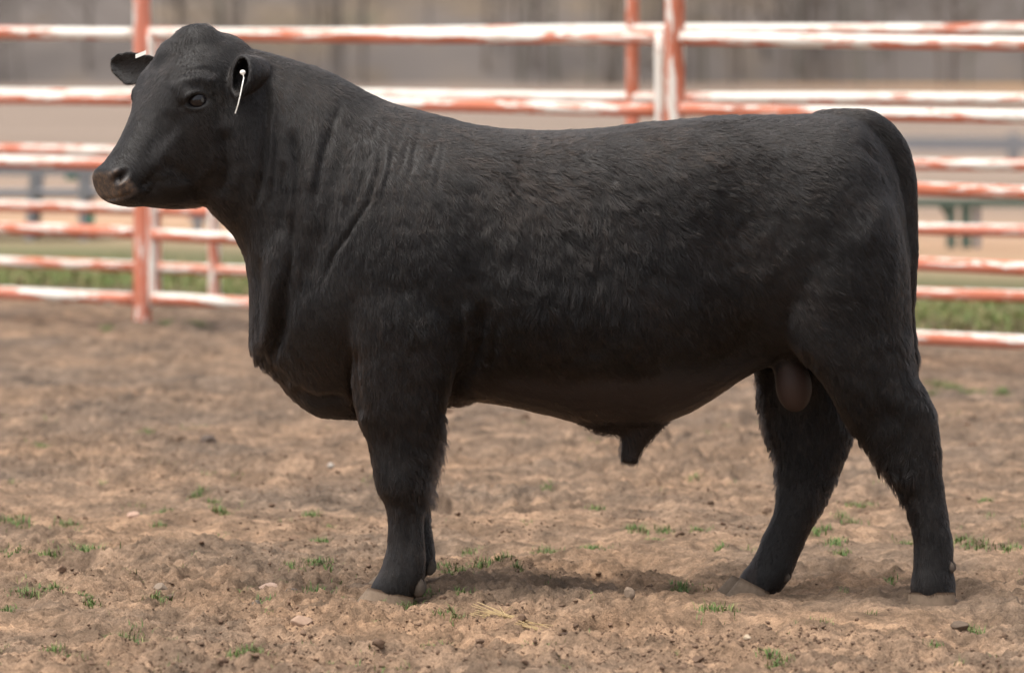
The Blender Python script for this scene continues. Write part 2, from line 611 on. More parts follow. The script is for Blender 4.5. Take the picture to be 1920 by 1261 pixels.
def stick(a, b, ra, rb, t):
    d = b - a
    e1 = np.cross(d, (0, 1.0, 0.2))
    e1 /= np.linalg.norm(e1) + 1e-9
    e2 = np.cross(d, e1)
    e2 /= np.linalg.norm(e2) + 1e-9
    o = len(V)
    for c, r in ((a, ra), (b, rb)):
        for an in (0, 2.094, 4.189):
            V.append(c + r * (math.cos(an) * e1 + math.sin(an) * e2))
            T.append(t)
    for j in range(3):
        k = (j + 1) % 3
        Fc.append((o + j, o + k, o + 3 + k, o + 3 + j))


for k in range(700):
    y = 86 + 40 * rng.random() ** 1.3
    x = rng.uniform(-0.16, 0.16) * y
    z0 = max(0, (y - 88) / 62) ** 0.8 * 16 - 0.2
    t = rng.random()
    h = rng.uniform(4, 9)
    r = rng.uniform(.02, .05)
    base = np.array([x, y, z0])
    lean = np.array([rng.normal(0, .05), rng.normal(0, .05), 1.0])
    stick(base, base + lean * h, r, r * .35, t)
    for q_ in range(26):
        u = rng.uniform(.08, .95)
        a0 = base + lean * h * u
        an = rng.uniform(0, 6.28)
        L = rng.uniform(.5, 1.8) * (1.1 - u)
        dirv = np.array([math.cos(an), math.sin(an), rng.uniform(.3, 1.2)])
        b0 = a0 + dirv * L
        stick(a0, b0, r * .3, r * .1, t)
        for _ in range(2):
            stick(a0 + (b0 - a0) * rng.uniform(.4, .9), b0 + rng.normal(0, .35, 3), r * .13, r * .05, min(1, t + .1))
woods = mesh_from("woods", np.array(V), np.array(Fc), woods_m)
ta = woods.data.attributes.new("tint", 'FLOAT', 'POINT')
ta.data.foreach_set("value", np.array(T, np.float32))
tag(woods, kind="stuff")


# ------------------------------------------------------------------ grass
def blades(roots, lens, lean, wid, cols):
    n = len(roots)
    an = rng.uniform(0, 6.283, n)
    side = np.stack([np.cos(an), np.sin(an), np.zeros(n)], -1)
    out = np.stack([-np.sin(an), np.cos(an), np.zeros(n)], -1)
    ln = (lean * rng.uniform(.2, 1.3, n))[:, None]
    L = lens[:, None]
    up = np.array([0, 0, 1.0])
    w = wid[:, None]
    p0 = roots
    p1 = roots + L * (.5 * up + .25 * ln * out)
    p2 = roots + L * ((1 - .35 * np.minimum(ln, 1.2)) * up + ln * out)
    vs = np.stack([p0 - side * w, p0 + side * w, p1 - side * w * .7, p1 + side * w * .7, p2], 1).reshape(-1, 3)
    o = np.arange(n)[:, None] * 5
    f3 = np.concatenate([o + [0, 1, 3], o + [0, 3, 2], o + [2, 3, 4]], 0)
    return vs, f3, np.repeat(cols, 5)


m = Nodes("grass_blades")
ga = m.n("ShaderNodeAttribute")
ga.attribute_name = "tint"
m.l(m.ramp(ga.outputs['Fac'], [(0.0, (0.06, 0.10, 0.03)), (0.5, (0.10, 0.17, 0.045)), (0.8, (0.17, 0.22, 0.06)), (1.0, (0.34, 0.27, 0.14))]), m.b.inputs['Base Color'])
m.b.inputs['Roughness'].default_value = 0.6
m.b.inputs['Specular IOR Level'].default_value = 0.25
grass_m = m.m


def grass_obj(name, parts):
    vs, fs, cs, o = [], [], [], 0
    for v_, f_, c_ in parts:
        vs.append(v_)
        fs.append(f_ + o)
        cs.append(c_)
        o += len(v_)
    ob = mesh_from(name, np.concatenate(vs), np.concatenate(fs), grass_m, smooth=False)
    a_ = ob.data.attributes.new("tint", 'FLOAT', 'POINT')
    a_.data.foreach_set("value", np.concatenate(cs).astype(np.float32))
    tag(ob, kind="stuff")
    return ob


tufts = [(30, 990, 1.3), (108, 998, 1.3), (125, 985, .8), (160, 1045, 1.5), (90, 1052, .9), (30, 1056, .8), (12, 1040, .7), (55, 1120, 1.1), (95, 1115, .9), (160, 1122, .6),
         (170, 1135, .6), (8, 1142, .9), (248, 1200, 1.5), (215, 1205, .8), (310, 1200, .8), (100, 1232, .8), (125, 1238, .5), (295, 1115, 1.2), (302, 968, 1.0), (298, 987, .7),
         (370, 942, .8), (400, 950, .6), (412, 970, .9), (335, 1010, .8), (590, 1070, 1.0), (605, 1073, 1.0), (545, 1072, .6), (600, 1115, 1.4), (495, 1125, 1.0), (600, 1013, .8),
         (585, 975, .7), (180, 898, .8), (440, 1255, 1.0), (470, 1250, .8), (845, 1080, 1.3), (900, 1076, 1.2), (940, 1078, 1.2), (970, 1090, .6), (870, 1132, .9), (765, 1142, .8),
         (848, 1168, 1.0), (815, 1210, .8), (800, 1126, .6), (880, 1028, .6), (1025, 1032, 1.2), (1100, 1024, .7), (1110, 1030, .6), (1195, 998, 1.1), (1250, 1000, .8), (1225, 1010, .6),
         (1120, 972, .7), (1025, 930, .6), (1275, 1095, .8), (1335, 1165, 1.5), (1530, 1012, 1.3), (1610, 955, 1.2), (1590, 985, 1.0), (1565, 1030, 1.0), (1580, 1040, .7), (1660, 1090, .9),
         (1350, 1035, .6), (1310, 1000, .8), (1280, 1092, .5), (1795, 1032, 1.1), (1830, 1040, 1.2), (1890, 1045, .8), (1830, 1180, .9), (1455, 1250, 1.1), (1445, 1240, .8), (1755, 1220, .5),
         (1845, 945, .6), (1700, 1022, .8), (1540, 915, .5), (1300, 900, .6), (375, 805, .8), (270, 825, .7), (80, 850, .8), (200, 620, .9), (340, 612, 1.2), (370, 615, 1.3), (310, 618, .9),
         (1760, 720, 1.2), (1820, 735, 1.3), (1790, 728, 1.2), (1880, 742, 1.0), (1745, 735, .8), (1100, 745, .7), (1330, 820, .7), (1480, 600, .6)]
parts = []
for (px, py, s) in tufts:
    x, y = ground_at(px, py)
    n = int(110 * s)
    r = 0.019 * s
    xx = x + rng.normal(0, r * 1.1, n)
    yy = y + rng.normal(0, r * 1.5, n)
    rt = np.stack([xx, yy, height(xx, yy) - 0.002], -1)
    parts.append(blades(rt, rng.uniform(.010, .032, n) * (0.75 + .3 * s), np.full(n, 1.1), rng.uniform(.0008, .0018, n), np.clip(rng.normal(.5, .2, n), 0, 1)))
for k in range(150):
    y = 13.2 + 9 * rng.random() ** 1.4
    x = rng.uniform(-.1, .1) * y
    n = rng.integers(4, 22)
    xx = x + rng.normal(0, .015, n)
    yy = y + rng.normal(0, .02, n)
    rt = np.stack([xx, yy, height(xx, yy) - 0.002], -1)
    parts.append(blades(rt, rng.uniform(.008, .028, n), np.full(n, 1.0), rng.uniform(.0007, .0015, n), np.clip(rng.normal(.6, .25, n), 0, 1)))
grass_obj("grass", parts)
parts = []
n = 22000
s_ = rng.uniform(-3, 9, n)
q_ = rng.normal(1.25, .55, n) + 0.35 * np.sin(s_ * 3.1)
pos = A0[:2] + np.outer(s_, a_dir) + np.outer(q_, a_nrm)
rt = np.stack([pos[:, 0], pos[:, 1], height(pos[:, 0], pos[:, 1]) - .005], -1)
parts.append(blades(rt, rng.uniform(.025, .085, n), np.full(n, .8), rng.uniform(.003, .006, n), np.clip(rng.normal(.82, .2, n), 0, 1)))
grass_obj("verge_grass", parts)

# ------------------------------------------------------------------ loose soil, stones, straw
import bmesh


def ico(sub):
    b = bmesh.new()
    bmesh.ops.create_icosphere(b, subdivisions=sub, radius=1)
    v = np.array([q.co[:] for q in b.verts])
    f = np.array([[q.index for q in p.verts] for p in b.faces])
    b.free()
    return v, f


m = Nodes("soil_clod")
co = m.coord()
m.l(m.ramp(m.noise(co, 6, 5, .7), [(0.3, (0.10, 0.068, 0.048)), (0.5, (0.17, 0.112, 0.078)), (0.7, (0.28, 0.18, 0.122))]), m.b.inputs['Base Color'])
m.b.inputs['Roughness'].default_value = 1.0
m.b.inputs['Specular IOR Level'].default_value = 0.1
m.bump(m.noise(co, 160, 4, .7), .6, .004)
clod_m = m.m
vs, fs, o = [], [], 0
for sub, n, r0, r1, kinds in ((1, 34000, .0015, .0058, 8), (2, 2400, .004, .012, 12), (3, 110, .012, .026, 12)):
    bv_, bf_ = ico(sub)
    shapes = []
    for k in range(kinds):
        w = 1 + .38 * noise(bv_ * 1.0 + k * 7.3, 1.5, 60 + k) + .25 * noise(bv_ + k * 3.1, 3.6, 80 + k)
        sh = bv_ * w[:, None]
        for q_ in range(7):
            nn_ = rng.normal(0, 1, 3)
            nn_ /= np.linalg.norm(nn_)
            sh = sh - np.outer(np.maximum(sh @ nn_ - rng.uniform(.35, .7), 0) * .9, nn_)
        sh = sh * (1 + .18 * noise(sh + k, 4.5, 90 + k))[:, None]
        shapes.append(sh * [1, rng.uniform(.6, 1), rng.uniform(.4, .8)])
    cnt = 0
    while cnt < n:
        yy = 12.8 + 9.5 * rng.random(4000) ** 1.5
        xx = rng.uniform(-.105, .105, 4000) * yy
        d_ = noise(np.stack([xx, yy, 0 * xx], -1), 1.6, 31) + .6 * noise(np.stack([xx, yy, 0 * xx], -1), 5, 32)
        ok = rng.random(4000) < np.clip(.25 + .9 * d_, .02, 1)
        xx, yy = xx[ok][:n - cnt], yy[ok][:n - cnt]
        zz = height(xx, yy)
        rr = r0 + (r1 - r0) * rng.random(len(xx)) ** 2.2
        an = rng.uniform(0, 6.28, len(xx))
        for k in range(kinds):
            q_ = np.arange(len(xx)) % kinds == k
            if not q_.any():
                continue
            ca, sa = np.cos(an[q_])[:, None], np.sin(an[q_])[:, None]
            sh = shapes[k]
            X = (sh[None, :, 0] * ca - sh[None, :, 1] * sa) * rr[q_][:, None] + xx[q_][:, None]
            Y = (sh[None, :, 0] * sa + sh[None, :, 1] * ca) * rr[q_][:, None] + yy[q_][:, None]
            Z = (sh[None, :, 2] + .25) * rr[q_][:, None] + zz[q_][:, None]
            vs.append(np.stack([X, Y, Z], -1).reshape(-1, 3))
            nq = int(q_.sum())
            fs.append((bf_[None] + (np.arange(nq) * len(sh))[:, None, None]).reshape(-1, 3) + o)
            o += nq * len(sh)
        cnt += len(xx)
clods = mesh_from("soil_clods", np.concatenate(vs), np.concatenate(fs), clod_m, smooth=False)
tag(clods, kind="stuff")

STONES = [
    (565, 1166, 48, 26, (.34, .23, .165), 2, "large rounded pinkish stone half sunk in the dirt left of the near front hoof"),
    (508, 1092, 46, 14, (.40, .28, .215), 3, "long flat pale pink stone with a dark stone touching its end"),
    (547, 1101, 24, 13, (.13, .11, .10), 4, "dark grey stone touching the end of the flat pink stone"),
    (301, 1096, 28, 18, (.27, .21, .16), 5, "smooth tan grey stone just above a green grass tuft"),
    (326, 1107, 30, 11, (.13, .09, .065), 6, "flat dark brown clod beside the smooth tan grey stone"),
    (481, 1141, 20, 18, (.17, .14, .115), 7, "small pointed grey brown stone like a little pyramid"),
    (249, 965, 26, 15, (.42, .28, .21), 8, "pale salmon stone lying among clods above the grass tufts"),
    (877, 1096, 16, 17, (.24, .20, .18), 9, "small upright grey stone below the grass tufts behind the front hooves"),
    (1180, 1137, 22, 24, (.25, .185, .135), 10, "angular upright tan stone on the slope behind the deep hoofprint"),
    (1800, 1177, 36, 18, (.13, .095, .07), 11, "big dark brown clod below the near hind hoof, beside a grass tuft"),
    (1402, 1212, 17, 11, (.44, .35, .25), 12, "small pale yellowish pebble alone below the far hind hoof"),
    (838, 1031, 15, 10, (.22, .235, .26), 13, "small bluish grey pebble right of the far front leg"),
    (620, 873, 14, 11, (.40, .35, .30), 14, "small whitish pebble left of the front knees"),
    (690, 1000, 20, 9, (.48, .35, .27), 15, "flat pale pebble beside the near front shin"),
    (390, 822, 36, 24, (.10, .075, .06), 16, "big blurred dark clod left of the brisket"),
]
sv, sf = ico(4)
for (px, py, w, h, col, sd_, lab_) in STONES:
    x, y = ground_at(px, py + h * .3)
    k = y / F
    z0 = ground_z(x, y)
    shp = sv.copy()
    for q_ in range(9):                                   # knock flats off the ball
        nrm_ = np.random.default_rng(sd_ * 31 + q_).normal(0, 1, 3)
        nrm_ /= np.linalg.norm(nrm_)
        dd = shp @ nrm_
        shp = shp - np.outer(np.maximum(dd - (.62 + .05 * (q_ % 4)), 0) * .85, nrm_)
    shp = shp * (1 + .07 * noise(shp + sd_, 3, sd_) + .03 * noise(shp + sd_, 9, sd_))[:, None]
    shp = shp / np.abs(shp).max(0)
    st_ = mesh_from("stone" if "clod" not in lab_ else "clod", shp * [w * k / 2, w * k * .42, h * k * .62], sf, plain("stone_%d" % sd_, col, .9, .2, .28, 70, .5, .003))
    st_.location = (x, y, z0 + h * k * .22)
    st_.rotation_euler = (0, 0, rng.uniform(-.3, .3))
    tag(st_, lab_, "stone" if "clod" not in lab_ else "clod")
# a splinter of wood and a wisp of straw by the hoofprint
vs, fs = [], []
x, y = ground_at(1049, 1204)
z = ground_z(x, y)
for i in range(9):
    t = i / 8
    for j in range(8):
        a_ = 2 * math.pi * j / 8
        r = .009 * (1 - .3 * abs(t - .4)) * (1 + .2 * math.sin(i * 2.1 + j))
        vs.append((x + (t - .5) * .042, y + r * math.cos(a_), z + .008 + .006 * (t - .5) + r * .6 * math.sin(a_)))
for i in range(8):
    for j in range(8):
        k = (j + 1) % 8
        fs.append((i * 8 + j, i * 8 + k, (i + 1) * 8 + k, (i + 1) * 8 + j))
fs += [tuple(range(8))[::-1], tuple(64 + j for j in range(8))]
tag(mesh_from("wood_chip", vs, fs, plain("dark_wood", (.085, .055, .04), .9, .2, .4, 90)), "short dark wood chip lying below the wisp of straw", "wood chip")
vs, fs = [], []
for k in range(46):
    f0 = rng.random()
    xa, ya_ = ground_at(878 + 60 * rng.random(), 1160 + rng.uniform(-4, 10))
    xb, yb_ = ground_at(930 + 110 * f0, 1166 + 30 * f0 + rng.uniform(-6, 6))
    za, zb_ = ground_z(xa, ya_) + rng.uniform(.002, .02), ground_z(xb, yb_) + rng.uniform(.001, .012)
    box(vs, fs, (xa, ya_, za), (xb, yb_, zb_), rng.uniform(.0006, .0014), rng.uniform(.0005, .001))
tag(mesh_from("straw", vs, fs, plain("dry_straw", (.46, .33, .17), .7, .3, .35, 40, 0), smooth=False), "wisp of dry yellow straw lying on the dirt behind the deep hoofprint", "straw")

# ------------------------------------------------------------------ the bull (modelled in photo pixels with depth, 1 px = D0/F metres)
MV, MF = [], []          # merged parts before the voxel union


def add_rings(rings, caps=True):
    o = len(MV)
    n = len(rings[0])
    for r in rings:
        MV.extend(np.asarray(r).tolist())
    for i in range(len(rings) - 1):
        for j in range(n):
            k = (j + 1) % n
            MF.append((o + i * n + j, o + i * n + k, o + (i + 1) * n + k, o + (i + 1) * n + j))
    MF.append(tuple(o + j for j in range(n))[::-1])
    MF.append(tuple(o + (len(rings) - 1) * n + j for j in range(n)))


NS = 40
ANG = np.linspace(0, 2 * np.pi, NS, endpoint=False)


def section(m_frac, et, eb):
    """unit section: returns (lateral -1..1, vertical 0 top .. 1 bottom)"""
    c, s = np.cos(ANG), np.sin(ANG)
    e = np.where(s > 0, et, eb)
    lat = np.sign(c) * np.abs(c) ** (2 / e)
    vv = np.abs(s) ** (2 / e)
    ver = np.where(s > 0, m_frac - m_frac * vv, m_frac + (1 - m_frac) * vv)
    return lat, ver


def interp(st, n):
    st = np.array(st, float)
    return pchip(st[:, 0], st[:, 1:], np.linspace(st[0, 0], st[-1, 0], n))


def blob(c, r, rot=0.0, n=20):
    """ellipsoid, rot about the depth axis"""
    rings = []
    for i in range(n + 1):
        t = math.pi * (i + .02) / (n + .04)
        y = -math.cos(t)
        q = math.sin(t)
        x_, z_ = q * np.cos(ANG), q * np.sin(ANG)
        X, Yv, Z = r[0] * x_, r[1] * y * np.ones(NS), r[2] * z_
        cr, sr = math.cos(rot), math.sin(rot)
        rings.append(np.stack([c[0] + X * cr - Yv * sr, c[1] + X * sr + Yv * cr, c[2] + Z], -1))
    add_rings(rings)


def tube(pts, n=40, squash=1.0):
    """pts: x, y, d, radius"""
    pts = np.array(pts, float)
    L = np.concatenate([[0], np.cumsum(np.linalg.norm(np.diff(pts[:, :3], axis=0), axis=1))])
    q = pchip(L, pts, np.linspace(0, L[-1], n))
    rings = []
    for i in range(n):
        t = q[min(i + 1, n - 1), :3] - q[max(i - 1, 0), :3]
        t /= np.linalg.norm(t)
        e2 = np.array([0, 0, 1.0]) - t * t[2]
        if np.linalg.norm(e2) < .2:
            e2 = np.array([1.0, 0, 0]) - t * t[0]
        e2 /= np.linalg.norm(e2)
        e1 = np.cross(t, e2)
        rings.append(q[i, :3] + q[i, 3] * (np.cos(ANG)[:, None] * e1 + squash * np.sin(ANG)[:, None] * e2))
    add_rings(rings)


# --- trunk: x, top, bottom, half width, widest fraction, top exponent, bottom exponent
trunk = [(478, 560, 664, 24, .5, 2, 2), (492, 470, 684, 62, .6, 2, 2), (520, 380, 712, 105, .62, 2, 2), (550, 290, 748, 138, .6, 2, 1.9),
         (600, 225, 782, 168, .55, 2, 1.9), (650, 192, 786, 190, .52, 2, 1.85), (700, 188, 782, 203, .5, 1.95, 1.9), (760, 201, 770, 208, .5, 1.95, 2),
         (830, 219, 757, 209, .5, 2.05, 2.1), (900, 236, 752, 213, .52, 2.2, 2.1), (960, 243, 763, 219, .54, 2.35, 2.1), (1040, 247, 781, 224, .56, 2.5, 2.1),
         (1120, 242, 799, 224, .57, 2.6, 2.1), (1200, 233, 801, 218, .57, 2.7, 2.1), (1280, 226, 779, 207, .55, 2.7, 2.1), (1340, 220, 746, 198, .52, 2.7, 2.1),
         (1390, 218, 712, 192, .48, 2.6, 2.1), (1430, 217, 690, 191, .45, 2.5, 2.2), (1500, 216, 680, 194, .42, 2.3, 2.3), (1560, 214, 680, 190, .42, 2.2, 2.3),
         (1610, 222, 678, 178, .42, 2.1, 2.3), (1645, 252, 670, 155, .42, 2.1, 2.2), (1676, 306, 655, 120, .42, 2, 2), (1694, 375, 630, 82, .45, 2, 2), (1704, 450, 590, 40, .5, 2, 2)]
rings = []
st = interp(trunk, 110)
xs_ = np.linspace(trunk[0][0], trunk[-1][0], 110)
for x, (tp, bt, w, mf, et, eb) in zip(xs_, st):
    lat, ver = section(mf, et, eb)
    rings.append(np.stack([np.full(NS, x), tp + ver * (bt - tp), w * lat], -1))
add_rings(rings)

# --- neck: t, top x, top y, bottom x, bottom y, depth, half width
neck = [(0, 404, 72, 372, 372, -46, 80), (1, 448, 86, 408, 411, -36, 92), (2, 500, 99, 442, 448, -20, 108), (3, 560, 116, 462, 494, -8, 128),
        (4, 625, 140, 469, 560, 0, 150), (5, 690, 174, 471, 640, 0, 166), (6, 745, 200, 500, 690, 0, 160)]
rings = []
for (tx, ty, bx_, by, d, w) in interp(neck, 40):
    lat, ver = section(.52, 1.9, 2.0)
    rings.append(np.stack([tx + ver * (bx_ - tx), ty + ver * (by - ty), d + w * lat], -1))
add_rings(rings)

# --- head, turned towards the camera
PSI, PHI = math.radians(32), math.radians(35)
HO = np.array([366.0, 45.0, -44.0])
HA = np.array([-math.cos(PSI) * math.cos(PHI), math.sin(PHI), -math.sin(PSI) * math.cos(PHI)])
HN = np.array([-math.cos(PSI) * math.sin(PHI), -math.cos(PHI), -math.sin(PSI) * math.sin(PHI)])
HL = np.array([math.sin(PSI), 0, -math.cos(PSI)])


def hp(s, n, l):
    return HO + s * HA + n * HN + l * HL


head = [(-52, -60, -300, 66, .45, 2, 2), (-10, -26, -318, 80, .45, 2.2, 2), (40, -14, -322, 88, .35, 2.5, 2), (85, -16, -320, 99, .30, 2.8, 2), (120, -24, -314, 101, .28, 2.9, 2),
        (150, -38, -303, 93, .32, 2.7, 2), (185, -56, -286, 78, .40, 2.3, 2), (220, -72, -266, 68, .45, 2.1, 2.1), (255, -87, -242, 58, .45, 2.1, 2.3),
        (285, -97, -218, 51, .45, 2.2, 2.4), (310, -102, -198, 51, .45, 2.3, 2.5), (324, -103, -185, 51, .42, 2.5, 2.5), (334, -104, -174, 49, .45, 2.6, 2.5), (341, -110, -166, 42, .5, 2.4, 2.4)]
rings = []
st = interp(head, 60)
for s, (tp, bt, w, mf, et, eb) in zip(np.linspace(head[0][0], head[-1][0], 60), st):
    lat, ver = section(mf, et, eb)
    nn = tp + ver * (bt - tp)
    s2 = s + np.clip((s - 295) / 46, 0, 1) * (-(nn + 140) * .24 - 3)
    rings.append(HO + s2[:, None] * HA + nn[:, None] * HN + (w * lat)[:, None] * HL)
add_rings(rings)
blob((371, 98, -48), (56, 54, 46))                       # poll
blob((330, 105, -46), (48, 34, 46), -.64)
blob((411, 93, -44), (50, 24, 38), .5)
blob(hp(128, -74, 70), (30, 26, 30))                     # brow over the near eye
blob(hp(128, -74, -70), (30, 26, 30))
blob(hp(310, -181, 6), (28, 13, 30))                     # chin

# --- ears: the nearer one a funnel opening forward, the farther one a shallow dish
rings = []
for t, shrink in [(k / 11, 0) for k in range(12)] + [(1.0 - k / 9, 6.5) for k in range(7)]:
    c = np.array([488, 132, -62]) * (1 - t) + np.array([450, 144, -142]) * t
    hx_ = 22 + 6 * math.sin(math.pi * t) - 2 * t - shrink
    vy = 22 + 20 * t ** .8 - shrink * 1.1
    ca, sa = np.cos(ANG), np.sin(ANG)
    X = hx_ * ca + 5 * t * sa * -1
    Yv = vy * sa * (1 - .12 * ca * t)
    rings.append(np.stack([c[0] + X, c[1] + Yv, c[2] - 1.25 * t * X - .25 * t * Yv], -1))
add_rings(rings)
rings = []
for i, (x, ty, by, d) in enumerate(interp([(0, 207, 113, 126, 98), (1, 212, 105, 138, 96), (2, 224, 99, 151, 92), (3, 240, 96, 161, 86), (4, 256, 95, 160, 78), (5, 275, 98, 156, 66), (6, 300, 104, 150, 48), (7, 335, 112, 146, 22)], 30)):
    v_ = np.cos(ANG)
    front = np.sin(ANG) < 0
    th_ = 5.5 * np.abs(np.sin(ANG)) ** .6
    dish = 16 * (1 - v_ ** 2)
    rings.append(np.stack([np.full(NS, x), (ty + by) / 2 + v_ * (by - ty) / 2, d + dish + np.where(front, -th_, th_)], -1))
add_rings(rings)

# --- legs: y, left, right, depth centre, half thickness
def leg(rows, n=60, e=2.3, slope=0.0):
    st = interp(rows, n)
    rings = []
    for y, (l, r, d, ht) in zip(np.linspace(rows[0][0], rows[-1][0], n), st):
        c, s = np.cos(ANG), np.sin(ANG)
        cx_ = (l + r) / 2
        hw_ = (r - l) / 2
        X = cx_ + hw_ * np.sign(c) * np.abs(c) ** (2 / e)
        t = max(0, (y - rows[-1][0] + 60) / 60)
        rings.append(np.stack([X, y + slope * t * (X - cx_), d + ht * np.sign(s) * np.abs(s) ** (2 / e)], -1))
    add_rings(rings)


leg([(430, 650, 850, -110, 62), (520, 640, 862, -128, 72), (600, 648, 868, -138, 72), (680, 658, 856, -140, 66), (736, 662, 840, -139, 62), (778, 670, 829, -138, 57), (813, 684, 823, -136, 51),
     (846, 695, 816, -134, 47), (875, 700, 808, -133, 44), (901, 704, 801, -132, 43), (923, 712, 797, -131, 42), (948, 725, 793, -130, 39), (981, 729, 793, -130, 35), (1014, 728, 795, -130, 35),
     (1058, 718, 797, -130, 39), (1087, 706, 793, -130, 42), (1108, 697, 780, -130, 42), (1122, 700, 772, -130, 38)], slope=.18)
leg([(520, 660, 860, 120, 66), (620, 668, 862, 128, 68), (720, 676, 842, 128, 60), (790, 690, 828, 124, 50), (850, 708, 816, 118, 45), (900, 722, 803, 112, 41), (941, 738, 800, 108, 38), (974, 742, 806, 105, 34),
     (1021, 740, 813, 105, 36), (1050, 726, 815, 105, 40), (1075, 716, 797, 105, 40), (1088, 718, 785, 105, 36)], slope=.18)
leg([(330, 1500, 1655, -80, 80), (420, 1484, 1688, -98, 90), (520, 1466, 1704, -108, 88), (600, 1466, 1709, -113, 80), (660, 1490, 1712, -118, 72), (700, 1527, 1718, -121, 64), (746, 1560, 1740, -123, 56),
     (782, 1579, 1755, -119, 51), (820, 1608, 1760, -116, 46), (871, 1651, 1764, -114, 40), (906, 1676, 1768, -114, 36), (942, 1697, 1773, -114, 33), (986, 1710, 1779, -114, 33), (1035, 1715, 1786, -114, 34),
     (1070, 1714, 1785, -114, 37), (1096, 1709, 1789, -114, 41), (1112, 1709, 1790, -114, 41), (1124, 1714, 1786, -114, 38)])
leg([(420, 1470, 1690, 95, 85), (600, 1422, 1690, 112, 78), (680, 1412, 1650, 113, 70), (740, 1421, 1622, 111, 62), (778, 1428, 1610, 109, 56), (826, 1443, 1595, 107, 48), (871, 1457, 1577, 105, 42),
     (911, 1458, 1560, 103, 38), (955, 1453, 1541, 101, 35), (1000, 1434, 1515, 100, 33), (1031, 1421, 1502, 100, 34), (1066, 1402, 1487, 100, 37), (1090, 1390, 1468, 100, 39), (1104, 1388, 1454, 100, 39), (1116, 1394, 1444, 100, 34)], slope=.45)

# --- tail, scrotum, sheath
tube([(1530, 236, 0, 26), (1575, 231, 0, 27), (1615, 231, 0, 27), (1652, 247, 0, 25), (1678, 276, -1, 23), (1694, 312, -2, 20), (1703, 355, -2, 17), (1706, 410, 0, 15), (1708, 480, 2, 13.5), (1706, 540, 6, 13),
      (1703, 600, 12, 13), (1706, 650, 16, 14), (1712, 680, 16, 12), (1720, 702, 16, 5)], n=60)
blob((1488, 722, -28), (35, 51, 34), -.10)
tube([(1470, 640, -22, 40), (1477, 680, -25, 30), (1484, 710, -28, 26)], n=12)
tube([(1215, 770, 0, 44), (1200, 800, 0, 34), (1188, 828, 0, 24), (1182, 850, 0, 18), (1179, 868, 0, 16)], n=16, squash=.9)
blob((1150, 790, 0), (60, 24, 40), .12)

me = bpy.data.meshes.new("bull_parts")
me.from_pydata(MV, [], MF)
tmp = bpy.data.objects.new("bull_parts", me)
C.objects.link(tmp)
rm = tmp.modifiers.new("r", 'REMESH')
rm.mode = 'VOXEL'
rm.voxel_size = 3.6
rm.adaptivity = 0
dg = bpy.context.evaluated_depsgraph_get()
ev = tmp.evaluated_get(dg)
em = ev.to_mesh()
nv = len(em.vertices)
bv = np.empty(nv * 3)
em.vertices.foreach_get("co", bv)
bv = bv.reshape(-1, 3)
npoly = len(em.polygons)
bf = np.empty(npoly * 4, np.int32)
assert len(em.loops) == npoly * 4
em.loops.foreach_get("vertex_index", bf)
bf = bf.reshape(-1, 4)
ev.to_mesh_clear()
bpy.data.objects.remove(tmp)
bpy.data.meshes.remove(me)
# keep the largest connected piece
ed = np.concatenate([bf[:, [0, 1]], bf[:, [1, 2]], bf[:, [2, 3]], bf[:, [3, 0]]])
lab = np.arange(nv)
for _ in range(400):
    old = lab.copy()
    np.minimum.at(lab, ed[:, 0], lab[ed[:, 1]])
    np.minimum.at(lab, ed[:, 1], lab[ed[:, 0]])
    lab = lab[lab]
    if (old == lab).all():
        break
u_, cn = np.unique(lab, return_counts=True)
print("bull pieces", len(u_), cn.max(), nv)
kp = lab == u_[cn.argmax()]
remap = np.cumsum(kp) - 1
bf = remap[bf[kp[bf].all(1)]]
bv = bv[kp]
nv = len(bv)
ed = np.concatenate([bf[:, [0, 1]], bf[:, [1, 2]], bf[:, [2, 3]], bf[:, [3, 0]]])
deg = np.bincount(ed.ravel(), minlength=nv).astype(float)


def lap(x):
    out = np.empty_like(x)
    for k in range(x.shape[1]):
        out[:, k] = (np.bincount(ed[:, 0], weights=x[ed[:, 1], k], minlength=nv) + np.bincount(ed[:, 1], weights=x[ed[:, 0], k], minlength=nv)) / deg
    return out - x


def normals(v):
    n = np.cross(v[bf[:, 2]] - v[bf[:, 0]], v[bf[:, 3]] - v[bf[:, 1]])
    out = np.zeros_like(v)
    for k in range(4):
        for a_ in range(3):
            out[:, a_] += np.bincount(bf[:, k], weights=n[:, a_], minlength=nv)
    return out / (np.linalg.norm(out, axis=1, keepdims=True) + 1e-9)


def taubin(v, it, w=1.0):
    for _ in range(it):
        v = v + 0.55 * w * lap(v)
        v = v - 0.57 * w * lap(v)
    return v


def near_poly(p, poly):
    """distance in the side view from points p (n,2) to a polyline, and the position along it 0..1"""
    poly = np.array(poly, float)
    best = np.full(len(p), 1e9)
    par = np.zeros(len(p))
    n = len(poly) - 1
    for i in range(n):
        a_, b_ = poly[i], poly[i + 1]
        ab = b_ - a_
        t = np.clip(((p - a_) @ ab) / (ab @ ab), 0, 1)
        d = np.linalg.norm(p - (a_ + t[:, None] * ab), axis=1)
        k = d < best
        best[k] = d[k]
        par[k] = (i + t[k]) / n
    return best, par


bv = taubin(bv, 8)
